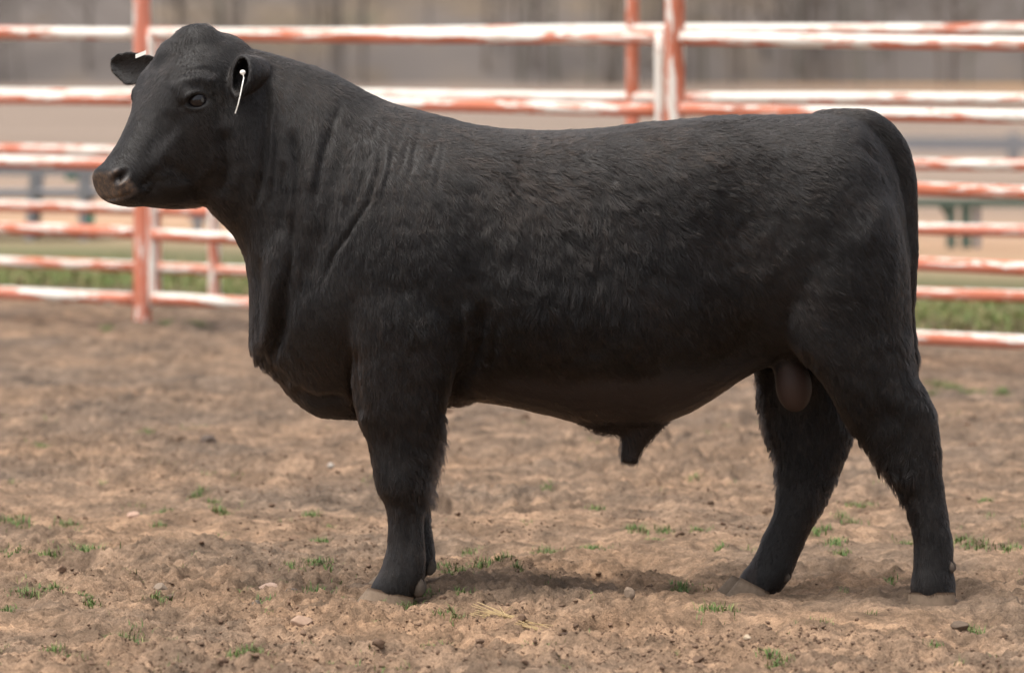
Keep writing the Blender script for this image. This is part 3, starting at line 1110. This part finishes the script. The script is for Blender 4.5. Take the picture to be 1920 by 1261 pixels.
# junctions blend: limbs into trunk, neck into trunk and head
spots = [(760, 560, 150, 40), (760, 720, 90, 20), (1560, 500, 170, 60), (1580, 660, 90, 20), (560, 420, 170, 40), (430, 260, 70, 30), (690, 230, 90, 30), (480, 655, 40, 10),
         (1480, 670, 40, 10), (1190, 795, 50, 14), (1580, 232, 70, 12), (1690, 620, 60, 16), (372, 90, 70, 14), (440, 330, 60, 30), (350, 160, 50, 8), (412, 66, 26, 24), (290, 112, 42, 40), (400, 80, 34, 16), (1450, 600, 110, 60), (1500, 690, 50, 24)]
wj = np.zeros(nv)
for (sx_, sy_, r_, it) in spots:
    g = np.exp(-(((bv[:, 0] - sx_) ** 2 + (bv[:, 1] - sy_) ** 2) / r_ ** 2)) * it
    wj = np.maximum(wj, g)
for k in range(60):
    w = np.clip(wj - k, 0, 1)[:, None]
    bv = bv + 0.5 * w * lap(bv)

# --- modelling strokes: along a side-view line, raise or cut (px along the normal); side 'n' near only
nrm = normals(bv)


def stroke(poly, r, amt, side='b', fade=(.15, .15), sharp=2.0):
    global bv
    p2 = bv[:, :2]
    d, t = near_poly(p2, poly)
    w = np.exp(-(d / r) ** sharp)
    if fade[0]:
        w = w * np.clip(t / fade[0], 0, 1)
    if fade[1]:
        w = w * np.clip((1 - t) / fade[1], 0, 1)
    facing = np.clip(np.abs(nrm[:, 2]) * 1.6, 0, 1)
    if side == 'n':
        facing = facing * (nrm[:, 2] < 0.1)
    bv = bv + nrm * (amt * w * facing)[:, None]


def dent(c, r, amt, rot=0.0, side='n', sharp=2.0):
    global bv
    x, y = bv[:, 0] - c[0], bv[:, 1] - c[1]
    cr, sr = math.cos(rot), math.sin(rot)
    u, v = (x * cr + y * sr) / r[0], (-x * sr + y * cr) / r[1]
    w = np.exp(-(u * u + v * v) ** (sharp / 2))
    facing = np.clip(np.abs(nrm[:, 2]) * 1.6, 0, 1)
    if side == 'n':
        facing = facing * (nrm[:, 2] < 0.1)
    bv = bv + nrm * (amt * w * facing)[:, None]


# broad muscles
dent((770, 560), (110, 150), 12, side='b')
dent((740, 330), (90, 80), 6, side='b')
dent((590, 600), (60, 90), 12, side='b')
dent((1570, 470), (120, 150), 12, side='b')
dent((1390, 430), (70, 130), -16, .2, side='b')
dent((1440, 285), (40, 30), 7, side='b')
dent((905, 480), (45, 190), -10, .05, side='b')
dent((1100, 560), (190, 110), 8, side='b')
dent((1660, 770), (40, 60), -5, -.5, side='n')
dent((1745, 800), (16, 60), 4, -.1, side='n')
dent((752, 900), (40, 40), 4, side='n')
dent((765, 1000), (10, 60), -4, side='n')
nrm = normals(bv)
# neck folds
for poly, r, a_ in (([(500, 140), (500, 230), (494, 320), (478, 390)], 9, -8), ([(516, 210), (517, 270), (510, 340), (503, 410)], 6, -4), ([(508, 210), (508, 280), (502, 350)], 5, 4),
                    ([(548, 240), (556, 300), (552, 380), (546, 470)], 9, -7), ([(530, 300), (528, 380), (522, 450)], 10, -6), ([(640, 190), (618, 250), (600, 310), (586, 400)], 9, -5),
                    ([(600, 220), (592, 290), (578, 360)], 12, 5), ([(716, 250), (708, 320), (690, 380), (650, 440), (622, 480), (602, 545)], 6, -6), ([(690, 250), (684, 320), (666, 380)], 6, -4),
                    ([(724, 262), (722, 320), (704, 372)], 6, 4), ([(668, 260), (660, 320), (646, 380)], 8, 4), ([(540, 390), (546, 470), (534, 550), (526, 620), (512, 676)], 10, -11),
                    ([(508, 440), (512, 540), (506, 610), (494, 660)], 11, 8), ([(486, 480), (484, 560), (480, 640)], 7, -6), ([(663, 650), (660, 700), (666, 745), (672, 785)], 9, -12),
                    ([(900, 560), (902, 620), (890, 670), (862, 720), (842, 756)], 12, -12), ([(872, 560), (872, 640), (858, 700)], 10, 6), ([(926, 600), (924, 660), (908, 704)], 9, -5),
                    ([(1260, 720), (1330, 690), (1390, 650), (1430, 600)], 22, -7), ([(1330, 730), (1390, 690), (1440, 660)], 16, 7), ([(1430, 690), (1470, 668), (1510, 674), (1530, 700)], 9, -9),
                    ([(880, 705), (980, 712), (1100, 716), (1220, 700), (1300, 670)], 20, -5), ([(1530, 700), (1562, 748), (1584, 792), (1604, 822)], 8, -4), ([(1605, 262), (1650, 300), (1676, 350), (1692, 420), (1700, 500)], 8, -8), ([(1600, 470), (1640, 420), (1668, 370)], 20, 4),
                    ([(420, 240), (426, 310), (410, 370)], 14, -9), ([(300, 300), (350, 330), (380, 372)], 12, -4), ([(262, 352), (282, 340), (300, 312)], 8, -5), ([(1690, 470), (1700, 560), (1702, 640)], 10, -5),
                    ([(540, 728), (590, 752), (650, 750)], 10, -13), ([(500, 690), (524, 700), (544, 726)], 8, -7)):
    stroke(poly, r, a_)
for k in range(16):                                      # fine wrinkles on the shoulder top
    x0 = 690 + k * 9 + rng.uniform(-4, 4)
    y0 = 200 + k * 2.5 + rng.uniform(0, 30)
    L_ = rng.uniform(50, 120)
    stroke([(x0 + 6, y0), (x0, y0 + L_ * .5), (x0 - 14, y0 + L_)], 3.4, -rng.uniform(1, 2.2))
nrm = normals(bv)
# face
dent((395, 300), (42, 62), 8, .2)                        # cheek muscle
dent((330, 235), (16, 50), -5, .75)                      # hollow before the eye
stroke([(318, 170), (345, 152), (375, 146), (404, 158)], 9, 6, 'n')
stroke([(320, 150), (350, 132), (385, 128), (410, 140)], 5, -3.4, 'n')
stroke([(310, 142), (345, 118), (388, 112)], 5, -2.6, 'n')
stroke([(330, 120), (362, 102), (396, 100)], 5, -1.8, 'n')
stroke([(322, 205), (300, 235), (282, 275), (262, 310)], 12, -2, 'n')
stroke([(345, 214), (330, 250), (306, 292), (292, 330)], 11, 1.6, 'n')
stroke([(300, 345), (330, 352), (362, 344), (392, 312), (404, 270)], 9, 4, 'n')
stroke([(402, 170), (412, 200), (408, 240)], 8, -4, 'n')
stroke([(262, 225), (246, 262), (222, 300)], 9, 1.5, 'n')
dent((368, 188), (27, 19), -4, .0)                       # eye socket
nrm = normals(bv)
dent((368, 188), (20, 12), -9, -.12, sharp=6)
stroke([(344, 192), (354, 178), (370, 173), (386, 180)], 4.5, 5, 'n')
stroke([(346, 197), (358, 203), (374, 204), (388, 195)], 4, 3.2, 'n')
dent((340, 199), (9, 5), -2, -.4)
# nostril, lips
dent((223, 330), (24, 16), 2, -.5)
nrm = normals(bv)
dent((225, 331), (16, 10), -19, -.62, sharp=4)
stroke([(196, 374), (215, 373), (236, 369), (252, 360)], 3.2, -6, 'n', fade=(0, .3))
stroke([(256, 380), (274, 374), (290, 352), (296, 330)], 8, -5, 'n')
bv = taubin(bv, 2)
nrm = normals(bv)

# --- flow of the coat in the side view: x, y, dx, dy, hair length, lift
FLOW = np.array([
    (230, 250, .5, .85, 8, .3), (200, 340, .7, .5, 2, .2), (260, 330, .7, .6, 8, .3), (300, 250, .4, .9, 9, .3), (290, 150, -.2, 1, 9, .35), (350, 90, -.2, .9, 9, .4), (372, 55, .3, .6, 8, .4),
    (400, 110, .5, .8, 8, .35), (370, 215, .5, .85, 7, .28), (340, 330, .75, .6, 9, .3), (400, 320, .65, .8, 12, .3), (360, 385, .8, .6, 12, .5), (440, 130, .4, .9, 7, .3), (470, 170, .2, 1, 9, .3), (240, 120, -.8, .2, 6, .3),
    (500, 105, .8, .6, 9, .35), (600, 140, .7, .7, 11, .38), (690, 185, .7, .7, 10, .35), (480, 250, .12, 1, 11, .3), (560, 200, .3, .95, 11, .35), (560, 350, .12, 1, 13, .3), (640, 260, .15, 1, 14, .4), (650, 400, .1, 1, 16, .3),
    (460, 430, .2, 1, 11, .35), (480, 560, .1, 1, 12, .35), (478, 650, .0, 1, 18, .55), (540, 720, .4, .9, 12, .4), (600, 620, .15, 1, 10, .25), (600, 770, .8, .4, 9, .25), (620, 500, .15, 1, 15, .3),
    (760, 260, .5, .85, 10, .3), (740, 380, .2, 1, 15, .35), (760, 500, .2, 1, 20, .35), (850, 430, .45, .9, 22, .42), (820, 600, .45, .9, 24, .4), (860, 690, .3, .95, 18, .4), (740, 700, .12, 1, 20, .35), (900, 560, .25, 1, 17, .35),
    (830, 240, .9, .35, 10, .3), (960, 255, .95, .25, 12, .3), (1120, 255, .95, .25, 12, .3), (960, 330, .8, .6, 26, .46), (960, 430, .35, .95, 34, .46), (1000, 540, .25, 1, 35, .42), (1100, 330, .8, .6, 22, .4),
    (1120, 430, .45, .9, 34, .44), (1140, 560, .3, 1, 35, .42), (1230, 380, .8, .65, 24, .4), (1260, 520, .45, .9, 30, .42), (1280, 260, .95, .35, 14, .35), (1400, 320, .9, .5, 20, .4), (1380, 450, .7, .75, 20, .38),
    (1000, 650, .3, .95, 22, .35), (1160, 660, .35, .9, 20, .35), (1300, 620, .5, .85, 15, .3), (1000, 740, .6, .7, 9, .3), (1160, 760, .8, .4, 9, .3), (1300, 740, .9, -.1, 8, .3), (1180, 860, -.1, 1, 12, .4), (1150, 815, -.2, 1, 16, .6),
    (1400, 640, .5, .85, 13, .3), (1400, 700, .9, -.2, 9, .3), (1480, 240, .95, .3, 12, .3), (1600, 220, .95, .3, 10, .25), (1520, 330, .85, .55, 18, .38), (1520, 450, .75, .7, 18, .38), (1620, 330, .75, .7, 14, .3),
    (1640, 470, .6, .8, 18, .36), (1560, 580, .75, .7, 18, .36), (1660, 600, .5, .85, 18, .36), (1490, 740, .0, 1, 1.5, .1), (1500, 650, .6, .8, 12, .35), (1600, 700, .5, .85, 17, .38), (1700, 700, .25, 1, 16, .4), (1640, 800, .15, 1, 22, .42),
    (1720, 820, .15, 1, 14, .32), (1655, 880, -.1, 1, 26, .55), (1735, 920, .1, 1, 11, .3), (1745, 1020, .1, 1, 12, .35), (1745, 1080, .05, 1, 11, .4), (1700, 400, .1, 1, 10, .2), (1712, 560, .05, 1, 12, .25), (1718, 690, .1, 1, 22, .3),
    (1430, 780, -.05, 1, 22, .5), (1445, 840, -.05, 1, 24, .55), (1520, 800, .1, 1, 16, .35), (1500, 950, -.1, 1, 10, .3), (1440, 1050, -.3, 1, 9, .3), (1590, 830, .0, 1, 13, .4), (1540, 940, .0, 1, 15, .45),
    (690, 800, .08, 1, 14, .3), (800, 790, .3, 1, 22, .45), (818, 850, .35, .95, 32, .6), (808, 890, .3, 1, 34, .6), (826, 828, .4, .9, 40, .7), (817, 868, .4, .9, 44, .75), (806, 912, .35, .95, 42, .7), (1640, 862, -.1, 1, 34, .7), (1668, 908, -.1, 1, 30, .6), (1604, 822, -.1, 1, 20, .5), (740, 860, .1, 1, 13, .3), (715, 915, .0, 1, 12, .45), (760, 930, .05, 1, 12, .3), (790, 980, .05, 1, 8, .3),
    (745, 1030, .0, 1, 8, .3), (735, 1090, -.05, 1, 8, .35), (810, 1000, .05, 1, 8, .3)])


def flow(p2):
    num = np.zeros((len(p2), 4))
    den = np.zeros(len(p2))
    for r in FLOW:
        d2 = ((p2[:, 0] - r[0]) ** 2 + (p2[:, 1] - r[1]) ** 2)
        w = 1.0 / (d2 + 900.0) ** 2
        den += w
        num += w[:, None] * r[2:]
    return num / den[:, None]


# coat lumpiness in the body surface, drawn out along the flow
fl_ = flow(bv[:, :2])
dirs = fl_[:, :2] / (np.linalg.norm(fl_[:, :2], axis=1, keepdims=True) + 1e-6)
along = bv[:, 0] * dirs[:, 0] + bv[:, 1] * dirs[:, 1]
acros = -bv[:, 0] * dirs[:, 1] + bv[:, 1] * dirs[:, 0]
lum = noise(np.stack([bv[:, 0], bv[:, 1], bv[:, 2]], -1), 1 / 26.0, 40) * .6 + noise(np.stack([bv[:, 0], bv[:, 1], bv[:, 2]], -1), 1 / 12.0, 41) * .4
bv = bv + nrm * (lum * np.clip(fl_[:, 2] - 6, 0, 20) * 0.11)[:, None]
nrm = normals(bv)

# --- where skin is bare
def soft_ell(p, c, r, rot=0.0, k=4):
    x, y = p[:, 0] - c[0], p[:, 1] - c[1]
    cr, sr = math.cos(rot), math.sin(rot)
    return np.exp(-(((x * cr + y * sr) / r[0]) ** 2 + ((-x * sr + y * cr) / r[1]) ** 2) ** (k / 2))


hl = bv - HO
hs_, hn_ = hl @ HA, hl @ HN
onhead = (bv[:, 0] < 300) & (bv[:, 1] > 285)
muz = np.clip((hs_ - 307 - .10 * (hn_ + 150)) / 7, 0, 1) * onhead * np.clip((hn_ + 170) / 5, 0, 1) * np.clip((-106 - hn_) / 5, 0, 1)
eyeh = soft_ell(bv, (368, 188), (21, 13.5), -.12, 6) * (nrm[:, 2] < .3)
nos = soft_ell(bv, (224, 330), (18, 10.5), -.62, 4) * (nrm[:, 2] < .4) * (bv[:, 2] < -60)
scr = soft_ell(bv, (1488, 728), (37, 50), -.10, 6) * (bv[:, 2] < 20) * (bv[:, 2] > -75)
belly = np.clip((bv[:, 1] - 690) / 40, 0, 1) * (bv[:, 0] > 880) * (bv[:, 0] < 1420)

bull_w = P(bv)
m = Nodes("black_hide")
co = m.coord()
am_ = m.n("ShaderNodeAttribute", _attribute_name="muzzle")
an_ = m.n("ShaderNodeAttribute", _attribute_name="nostril")
as_ = m.n("ShaderNodeAttribute", _attribute_name="bare")
hide = m.mix(m.noise(co, 9, 4), (0.010, 0.0092, 0.0088), (0.017, 0.0145, 0.0135))
hide = m.mix(as_.outputs['Fac'], hide, (0.045, 0.026, 0.020))
dust = m.ramp(m.noise(co, 70, 4, .7), [(0.45, 0.0), (0.7, 1.0)])
mzc = m.mix(dust, (0.052, 0.042, 0.038), (0.16, 0.105, 0.07))
hide = m.mix(am_.outputs['Fac'], hide, mzc)
hide = m.mix(an_.outputs['Fac'], hide, (0.010, 0.007, 0.006))
m.l(hide, m.b.inputs['Base Color'])
m.l(m.mix(am_.outputs['Fac'], (.62, .62, .62), (.48, .48, .48)), m.b.inputs['Roughness'])
m.b.inputs['Specular IOR Level'].default_value = 0.35
vor = m.n("ShaderNodeTexVoronoi", Scale=260.0)
m.l(co, vor.inputs['Vector'])
m.bump(vor.outputs['Distance'], 0.25, 0.002)
bull = mesh_from("bull", bull_w, bf, m.m)
for nm, arr in (("muzzle", muz), ("nostril", nos), ("bare", np.maximum(scr, .35 * belly))):
    a_ = bull.data.attributes.new(nm, 'FLOAT', 'POINT')
    a_.data.foreach_set("value", arr.astype(np.float32))
tag(bull, "black bull standing side-on on the dirt with its head turned slightly outward", "bull")

# --- coat: short hairs combed along the flow and gathered in locks
tri = np.concatenate([bf[:, [0, 1, 2]], bf[:, [0, 2, 3]]])
fn = np.cross(bv[tri[:, 1]] - bv[tri[:, 0]], bv[tri[:, 2]] - bv[tri[:, 0]])
area = np.linalg.norm(fn, axis=1) / 2
fc = bv[tri].mean(1)
fnz = fn[:, 2] / (2 * area + 1e-9)
bare_f = np.maximum(np.maximum(muz, eyeh), np.maximum(nos, scr))[tri].max(1)
len_f = flow(fc[:, :2])[:, 2]
dens = area * np.where(fnz < .25, 1.0, .22) * np.clip(1.5 - len_f / 40, .75, 1.4) * (bare_f < .35) * (1 - .5 * belly[tri[:, 0]])
NH = 260000
cdf = np.cumsum(dens)
pick = np.searchsorted(cdf, rng.random(NH) * cdf[-1])
r1, r2 = rng.random(NH), rng.random(NH)
fl2 = r1 + r2 > 1
r1[fl2], r2[fl2] = 1 - r1[fl2], 1 - r2[fl2]
tv = tri[pick]
root = bv[tv[:, 0]] * (1 - r1 - r2)[:, None] + bv[tv[:, 1]] * r1[:, None] + bv[tv[:, 2]] * r2[:, None]
hn = nrm[tv[:, 0]]
fw = flow(root[:, :2])
d3 = np.stack([fw[:, 0], fw[:, 1], np.zeros(NH)], -1)
# stir the flow: whorls and tufts
tw = 0.6 * noise(root, 1 / 45.0, 50) + 0.5 * noise(root, 1 / 17.0, 51)
curl = np.clip((fw[:, 3] - .2) * 2.2, .2, 1.0)
tw = tw * curl + rng.normal(0, .17, NH)
cs_, sn_ = np.cos(tw), np.sin(tw)
d3 = np.stack([d3[:, 0] * cs_ - d3[:, 1] * sn_, d3[:, 0] * sn_ + d3[:, 1] * cs_, rng.normal(0, .08, NH)], -1)
d3 -= hn * (d3 * hn).sum(1, keepdims=True)
d3 /= np.linalg.norm(d3, axis=1, keepdims=True) + 1e-6
ln = fw[:, 2] * rng.uniform(.6, 1.15, NH) * (1 + .35 * noise(root, 1 / 20.0, 52))
bel = np.clip((root[:, 1] - 690) / 40, 0, 1) * (root[:, 0] > 880) * (root[:, 0] < 1420) * (root[:, 1] < 790)
ln = np.maximum(ln * (1 - .35 * bel), 2.0)
lift = fw[:, 3] * rng.uniform(.5, 1.2, NH) * (1 + .5 * noise(root, 1 / 24.0, 53))
ts = np.array([0, .35, .7, 1.0])
pts = np.empty((NH, 4, 3))
for k, t in enumerate(ts):
    up = lift * (t - .45 * t * t) * 1.15
    pts[:, k] = root + ln[:, None] * (d3 * t * np.sqrt(np.clip(1 - (up * .8) ** 2, .3, 1))[:, None] + hn * up[:, None])
sidev = np.cross(hn, d3)
wob = noise(root, 1 / 14.0, 58) * 3.1
wav = ln * .085 * np.clip((fw[:, 2] - 10) / 14, 0, 1)
for k, t in enumerate(ts):
    pts[:, k] += sidev * (wav * (np.sin(5.5 * t + wob) - np.sin(wob)))[:, None]
ns = NH // 17
sd = rng.choice(NH, ns, replace=False)
kd = kdtree.KDTree(ns)
for i, s in enumerate(sd):
    kd.insert(root[s], i)
kd.balance()
near = np.array([kd.find(r)[1] for r in root])
sidx = sd[near]
amt = np.clip((fw[:, 2] - 5) / 15, .1, .88) * rng.uniform(.35, .9, NH) * np.clip(.75 + .9 * noise(root, 1 / 55.0, 57), .25, 1.1)
# long feathered locks behind the knee, on the front of the gaskins, the sheath and the brisket point
fr = np.zeros(NH)
for poly, r_, hl_ in (([(828, 780), (828, 825), (818, 870), (806, 922)], 10, 25), ([(1606, 826), (1640, 862), (1668, 904), (1690, 935)], 8, 16), ([(1418, 720), (1432, 790), (1446, 840), (1456, 900)], 9, 16),
                      ([(1150, 812), (1164, 830), (1164, 866), (1192, 868)], 6, 9), ([(472, 640), (484, 670), (510, 702)], 6, 11), ([(1588, 832), (1560, 900), (1530, 965)], 6, 9)):
    d_, _ = near_poly(root[:, :2], poly)
    g_ = np.exp(-(d_ / r_) ** 2) * (rng.random(NH) < .75)
    k_ = g_ > .35
    grown = (hl_ * rng.uniform(.5, 1.1, NH) * (1 + .5 * noise(root, 1 / 9.0, 91))) / np.maximum(ln, 1)
    out_ = hn * np.array([1.0, .4, 1.0])
    for k, t in enumerate(ts):
        pts[k_, k] = root[k_] + (pts[k_, k] - root[k_]) * np.maximum(grown, 1)[k_, None] + out_[k_] * (hl_ * .35 * t)
    fr = np.maximum(fr, np.where(k_, g_, 0))
ksel = np.where(fr > .35)[0]
ss = rng.choice(ksel, max(4, len(ksel) // 45), replace=False)
kd2 = kdtree.KDTree(len(ss))
for i, s in enumerate(ss):
    kd2.insert(root[s], i)
kd2.balance()
for i in ksel:
    _, j_, d_ = kd2.find(root[i])
    if d_ < 16:
        sidx[i] = ss[j_]
        amt[i] = rng.uniform(.65, .95)
far_ = np.linalg.norm(root - root[sidx], axis=1) > 18
amt[far_] = 0
for k, t in enumerate(ts[1:], 1):
    w = (amt * t ** 1.3)[:, None]
    tgt = pts[sidx, k] + (root - root[sidx]) * .15
    pts[:, k] = pts[:, k] * (1 - w) + tgt * w
hair = bpy.data.hair_curves.new("coat")
hair.add_curves([4] * NH)
hair.attributes["position"].data.foreach_set("vector", P(pts.reshape(-1, 3)).astype(np.float32).ravel())
rad = np.repeat((rng.uniform(.00030, .00055, NH) * np.clip(ln / 14, .7, 1.25))[:, None], 4, 1) * np.array([1.0, .95, .7, .2])
ra_ = hair.attributes.get("radius") or hair.attributes.new("radius", 'FLOAT', 'POINT')
ra_.data.foreach_set("value", rad.astype(np.float32).ravel())
tone = np.clip(.03 + .20 * noise(root, 1 / 95.0, 70) + .22 * noise(root, 1 / 9.0, 71), 0, .6) + .45 * bel + .4 * np.exp(-(((root[:, 0] - 610) / 60) ** 2 + ((root[:, 1] - 690) / 60) ** 2))
tone += rng.normal(0, .08, NH)
tn_ = hair.attributes.new("tone", 'FLOAT', 'CURVE')
tn_.data.foreach_set("value", np.clip(tone, 0, 1).astype(np.float32))
hm = bpy.data.materials.new("black_coat_hair")
hm.use_nodes = True
ht = hm.node_tree
for n_ in list(ht.nodes):
    ht.nodes.remove(n_)
ho_ = ht.nodes.new("ShaderNodeOutputMaterial")
hb = ht.nodes.new("ShaderNodeBsdfHairPrincipled")
hb.parametrization = 'COLOR'
hi = ht.nodes.new("ShaderNodeHairInfo")
hr = ht.nodes.new("ShaderNodeValToRGB")
hr.color_ramp.elements[0].color = (0.0025, 0.0023, 0.0023, 1)
hr.color_ramp.elements[1].color = (0.0125, 0.0108, 0.0102, 1)
ht.links.new(hi.outputs['Random'], hr.inputs[0])
htone = ht.nodes.new("ShaderNodeAttribute")
htone.attribute_name = "tone"
hmix = ht.nodes.new("ShaderNodeMix")
hmix.data_type = 'RGBA'
ht.links.new(htone.outputs['Fac'], hmix.inputs[0])
ht.links.new(hr.outputs[0], hmix.inputs[6])
hmix.inputs[7].default_value = (0.042, 0.028, 0.021, 1)
ht.links.new(hmix.outputs[2], hb.inputs['Color'])
hb.inputs['Roughness'].default_value = 0.30
hb.inputs['IOR'].default_value = 1.36
hb.inputs['Radial Roughness'].default_value = 0.5
ht.links.new(hb.outputs[0], ho_.inputs[0])
hair.materials.append(hm)
coat = bpy.data.objects.new("coat", hair)
C.objects.link(coat)
coat.parent = bull

# --- eye
k = np.argmin((bv[:, 0] - 368) ** 2 + (bv[:, 1] - 188) ** 2 + np.where(bv[:, 2] > -80, 1e6, 0))
eye_c = bv[k] + np.array([0, 0, 7.5])
print("eye at", bv[k])
vs, fs = [], []
nr, na = 16, 28
view = np.array([-.25, .05, -1.0])
view /= np.linalg.norm(view)
e1 = np.cross(view, (0, 1, 0))
e1 /= np.linalg.norm(e1)
e2 = np.cross(view, e1)
R_ = 20.5
for i in range(nr + 1):
    t = math.pi * i / nr
    for j in range(na):
        a_ = 2 * math.pi * j / na
        bulge = 1 + .06 * math.exp(-(t / .5) ** 2)
        vs.append(eye_c + R_ * bulge * (math.cos(t) * view + math.sin(t) * (math.cos(a_) * e1 + math.sin(a_) * e2)))
for i in range(nr):
    for j in range(na):
        q = (j + 1) % na
        fs.append((i * na + j, i * na + q, (i + 1) * na + q, (i + 1) * na + j))
me_ = Nodes("dark_wet_eye")
me_.b.inputs['Base Color'].default_value = (0.012, 0.010, 0.011, 1)
me_.b.inputs['Roughness'].default_value = 0.05
me_.b.inputs['Specular IOR Level'].default_value = 0.42
eye = mesh_from("eye", P(np.array(vs)), fs, me_.m, bull)

# --- hooves
horn = plain("dusty_hoof_horn", (0.23, 0.168, 0.118), .8, .25, .4, 60, .5, .003)


horn_dark = plain("dark_hoof_horn", (0.12, 0.095, 0.075), .85, .2, .5, 60, .5, .003)


def claw(d, hw, prof_top, prof_bot, parent):
    """one claw: rows from the coronet (front x,y .. back x,y) down to the sole"""
    vs, fs = [], []
    n = 24
    for i in range(7):
        t = i / 6
        x0, y0 = np.array(prof_top[0]) * (1 - t) + np.array(prof_bot[0]) * t
        x1, y1 = np.array(prof_top[1]) * (1 - t) + np.array(prof_bot[1]) * t
        for j in range(n):
            a_ = 2 * math.pi * j / n
            u = .5 + .5 * math.cos(a_)              # 1 = heel
            sharp = (1 - .35 * (1 - u) ** 2)
            vs.append((x0 + (x1 - x0) * u, y0 + (y1 - y0) * u, d + hw * (1 + .12 * t) * sharp * math.sin(a_)))
    for i in range(6):
        for j in range(n):
            k = (j + 1) % n
            fs.append((i * n + j, i * n + k, (i + 1) * n + k, (i + 1) * n + j))
    fs.append(tuple(range(n)))
    fs.append(tuple(6 * n + j for j in range(n))[::-1])
    return vs, fs


def hoof(d, top, bot, dx_in=(0, 0)):
    v1, f1 = claw(d - 22, 20, top, bot, bull)
    t2 = [(top[0][0] - 4 + dx_in[0], top[0][1] + dx_in[1]), (top[1][0] - 4 + dx_in[0], top[1][1] + dx_in[1])]
    b2 = [(bot[0][0] - 8 + dx_in[0], bot[0][1] - 3 + dx_in[1]), (bot[1][0] - 8 + dx_in[0], bot[1][1] - 3 + dx_in[1])]
    v2, f2 = claw(d + 20, 19, t2, b2, bull)
    o = len(v1)
    mesh_from("hoof", P(np.array(v1 + v2)), f1 + [tuple(q + o for q in f) for f in f2], horn, bull)


hoof(-130, [(694, 1101), (776, 1120)], [(666, 1142), (772, 1146)])
hoof(105, [(716, 1072), (786, 1086)], [(690, 1104), (786, 1108)])
hoof(-114, [(1708, 1110), (1790, 1110)], [(1706, 1146), (1793, 1146)])
hoof(100, [(1389, 1082), (1447, 1112)], [(1350, 1128), (1440, 1140)], (-11, -5))


def dew(x, y, d, rx, ry):
    for sgn in (-1, 1):
        vs, fs = [], []
        for i in range(9):
            t = math.pi * (i + .05) / 8.1
            for j in range(14):
                a_ = 2 * math.pi * j / 14
                taper = 1 - .25 * math.cos(t)
                vs.append((x + rx * taper * math.sin(t) * math.cos(a_) + 1.5 * sgn, y - ry * math.cos(t) - 1.5 * sgn, d + sgn * 17 + rx * .9 * math.sin(t) * math.sin(a_)))
        for i in range(8):
            for j in range(14):
                k = (j + 1) % 14
                fs.append((i * 14 + j, i * 14 + k, (i + 1) * 14 + k, (i + 1) * 14 + j))
        fs += [tuple(range(14))[::-1], tuple(8 * 14 + j for j in range(14))]
        mesh_from("dewclaw", P(np.array(vs)), fs, horn_dark, bull)


dew(785, 1097, -130, 13, 21)
dew(806, 1058, 105, 11, 19)
dew(1784, 1062, -114, 7.5, 11)
dew(1473, 1077, 100, 10, 13)

# --- ear tags
tagm = plain("white_tag_plastic", (0.82, 0.80, 0.74), .45, .4, .06, 20, 0)
vs, fs = [], []
path = [(455, 137), (457, 146), (454, 160), (450, 180), (446, 197), (441, 213)]
hwid = [4, 6, 20, 26, 26, 22]
for (x, y), w in zip(path, hwid):
    for sx_, sd_ in ((-1.3, -1), (-1.3, 1), (1.3, 1), (1.3, -1)):
        vs.append((x + sx_ * .65 - .015 * sd_ * w, y, -176 + sd_ * w))
for i in range(len(path) - 1):
    for j in range(4):
        k = (j + 1) % 4
        fs.append((i * 4 + j, i * 4 + k, i * 4 + 4 + k, i * 4 + 4 + j))
fs += [(3, 2, 1, 0), tuple(len(vs) - 4 + j for j in range(4))]
o = len(vs)
for i in range(7):                                       # button on the ear
    t = math.pi * i / 6
    for j in range(10):
        a_ = 2 * math.pi * j / 10
        vs.append((455 - 5.5 * math.cos(t), 136 + 5 * math.sin(t) * math.cos(a_), -176 + 5 * math.sin(t) * math.sin(a_)))
for i in range(6):
    for j in range(10):
        k = (j + 1) % 10
        fs.append((o + i * 10 + j, o + i * 10 + k, o + i * 10 + 10 + k, o + i * 10 + 10 + j))
et_ = mesh_from("ear_tag", P(np.array(vs)), fs, tagm, bull, smooth=False)
et_["label"] = "thin white tag seen edge-on in the nearer ear"
vs, fs = [], []
for i in range(9):
    t = i / 8
    for (oy, od_) in ((-5, -4), (-5, 4), (5, 4), (5, -4)):
        vs.append((254 + 20 * t, 106 + oy * .75 - 8 * t, 60 + od_ - 22 * t))
for i in range(8):
    for j in range(4):
        k = (j + 1) % 4
        fs.append((i * 4 + j, i * 4 + k, i * 4 + 4 + k, i * 4 + 4 + j))
fs += [(3, 2, 1, 0), tuple(len(vs) - 4 + j for j in range(4))]
et2 = mesh_from("ear_tag", P(np.array(vs)), fs, tagm, bull, smooth=False)
et2["label"] = "white strip tag on the farther ear"
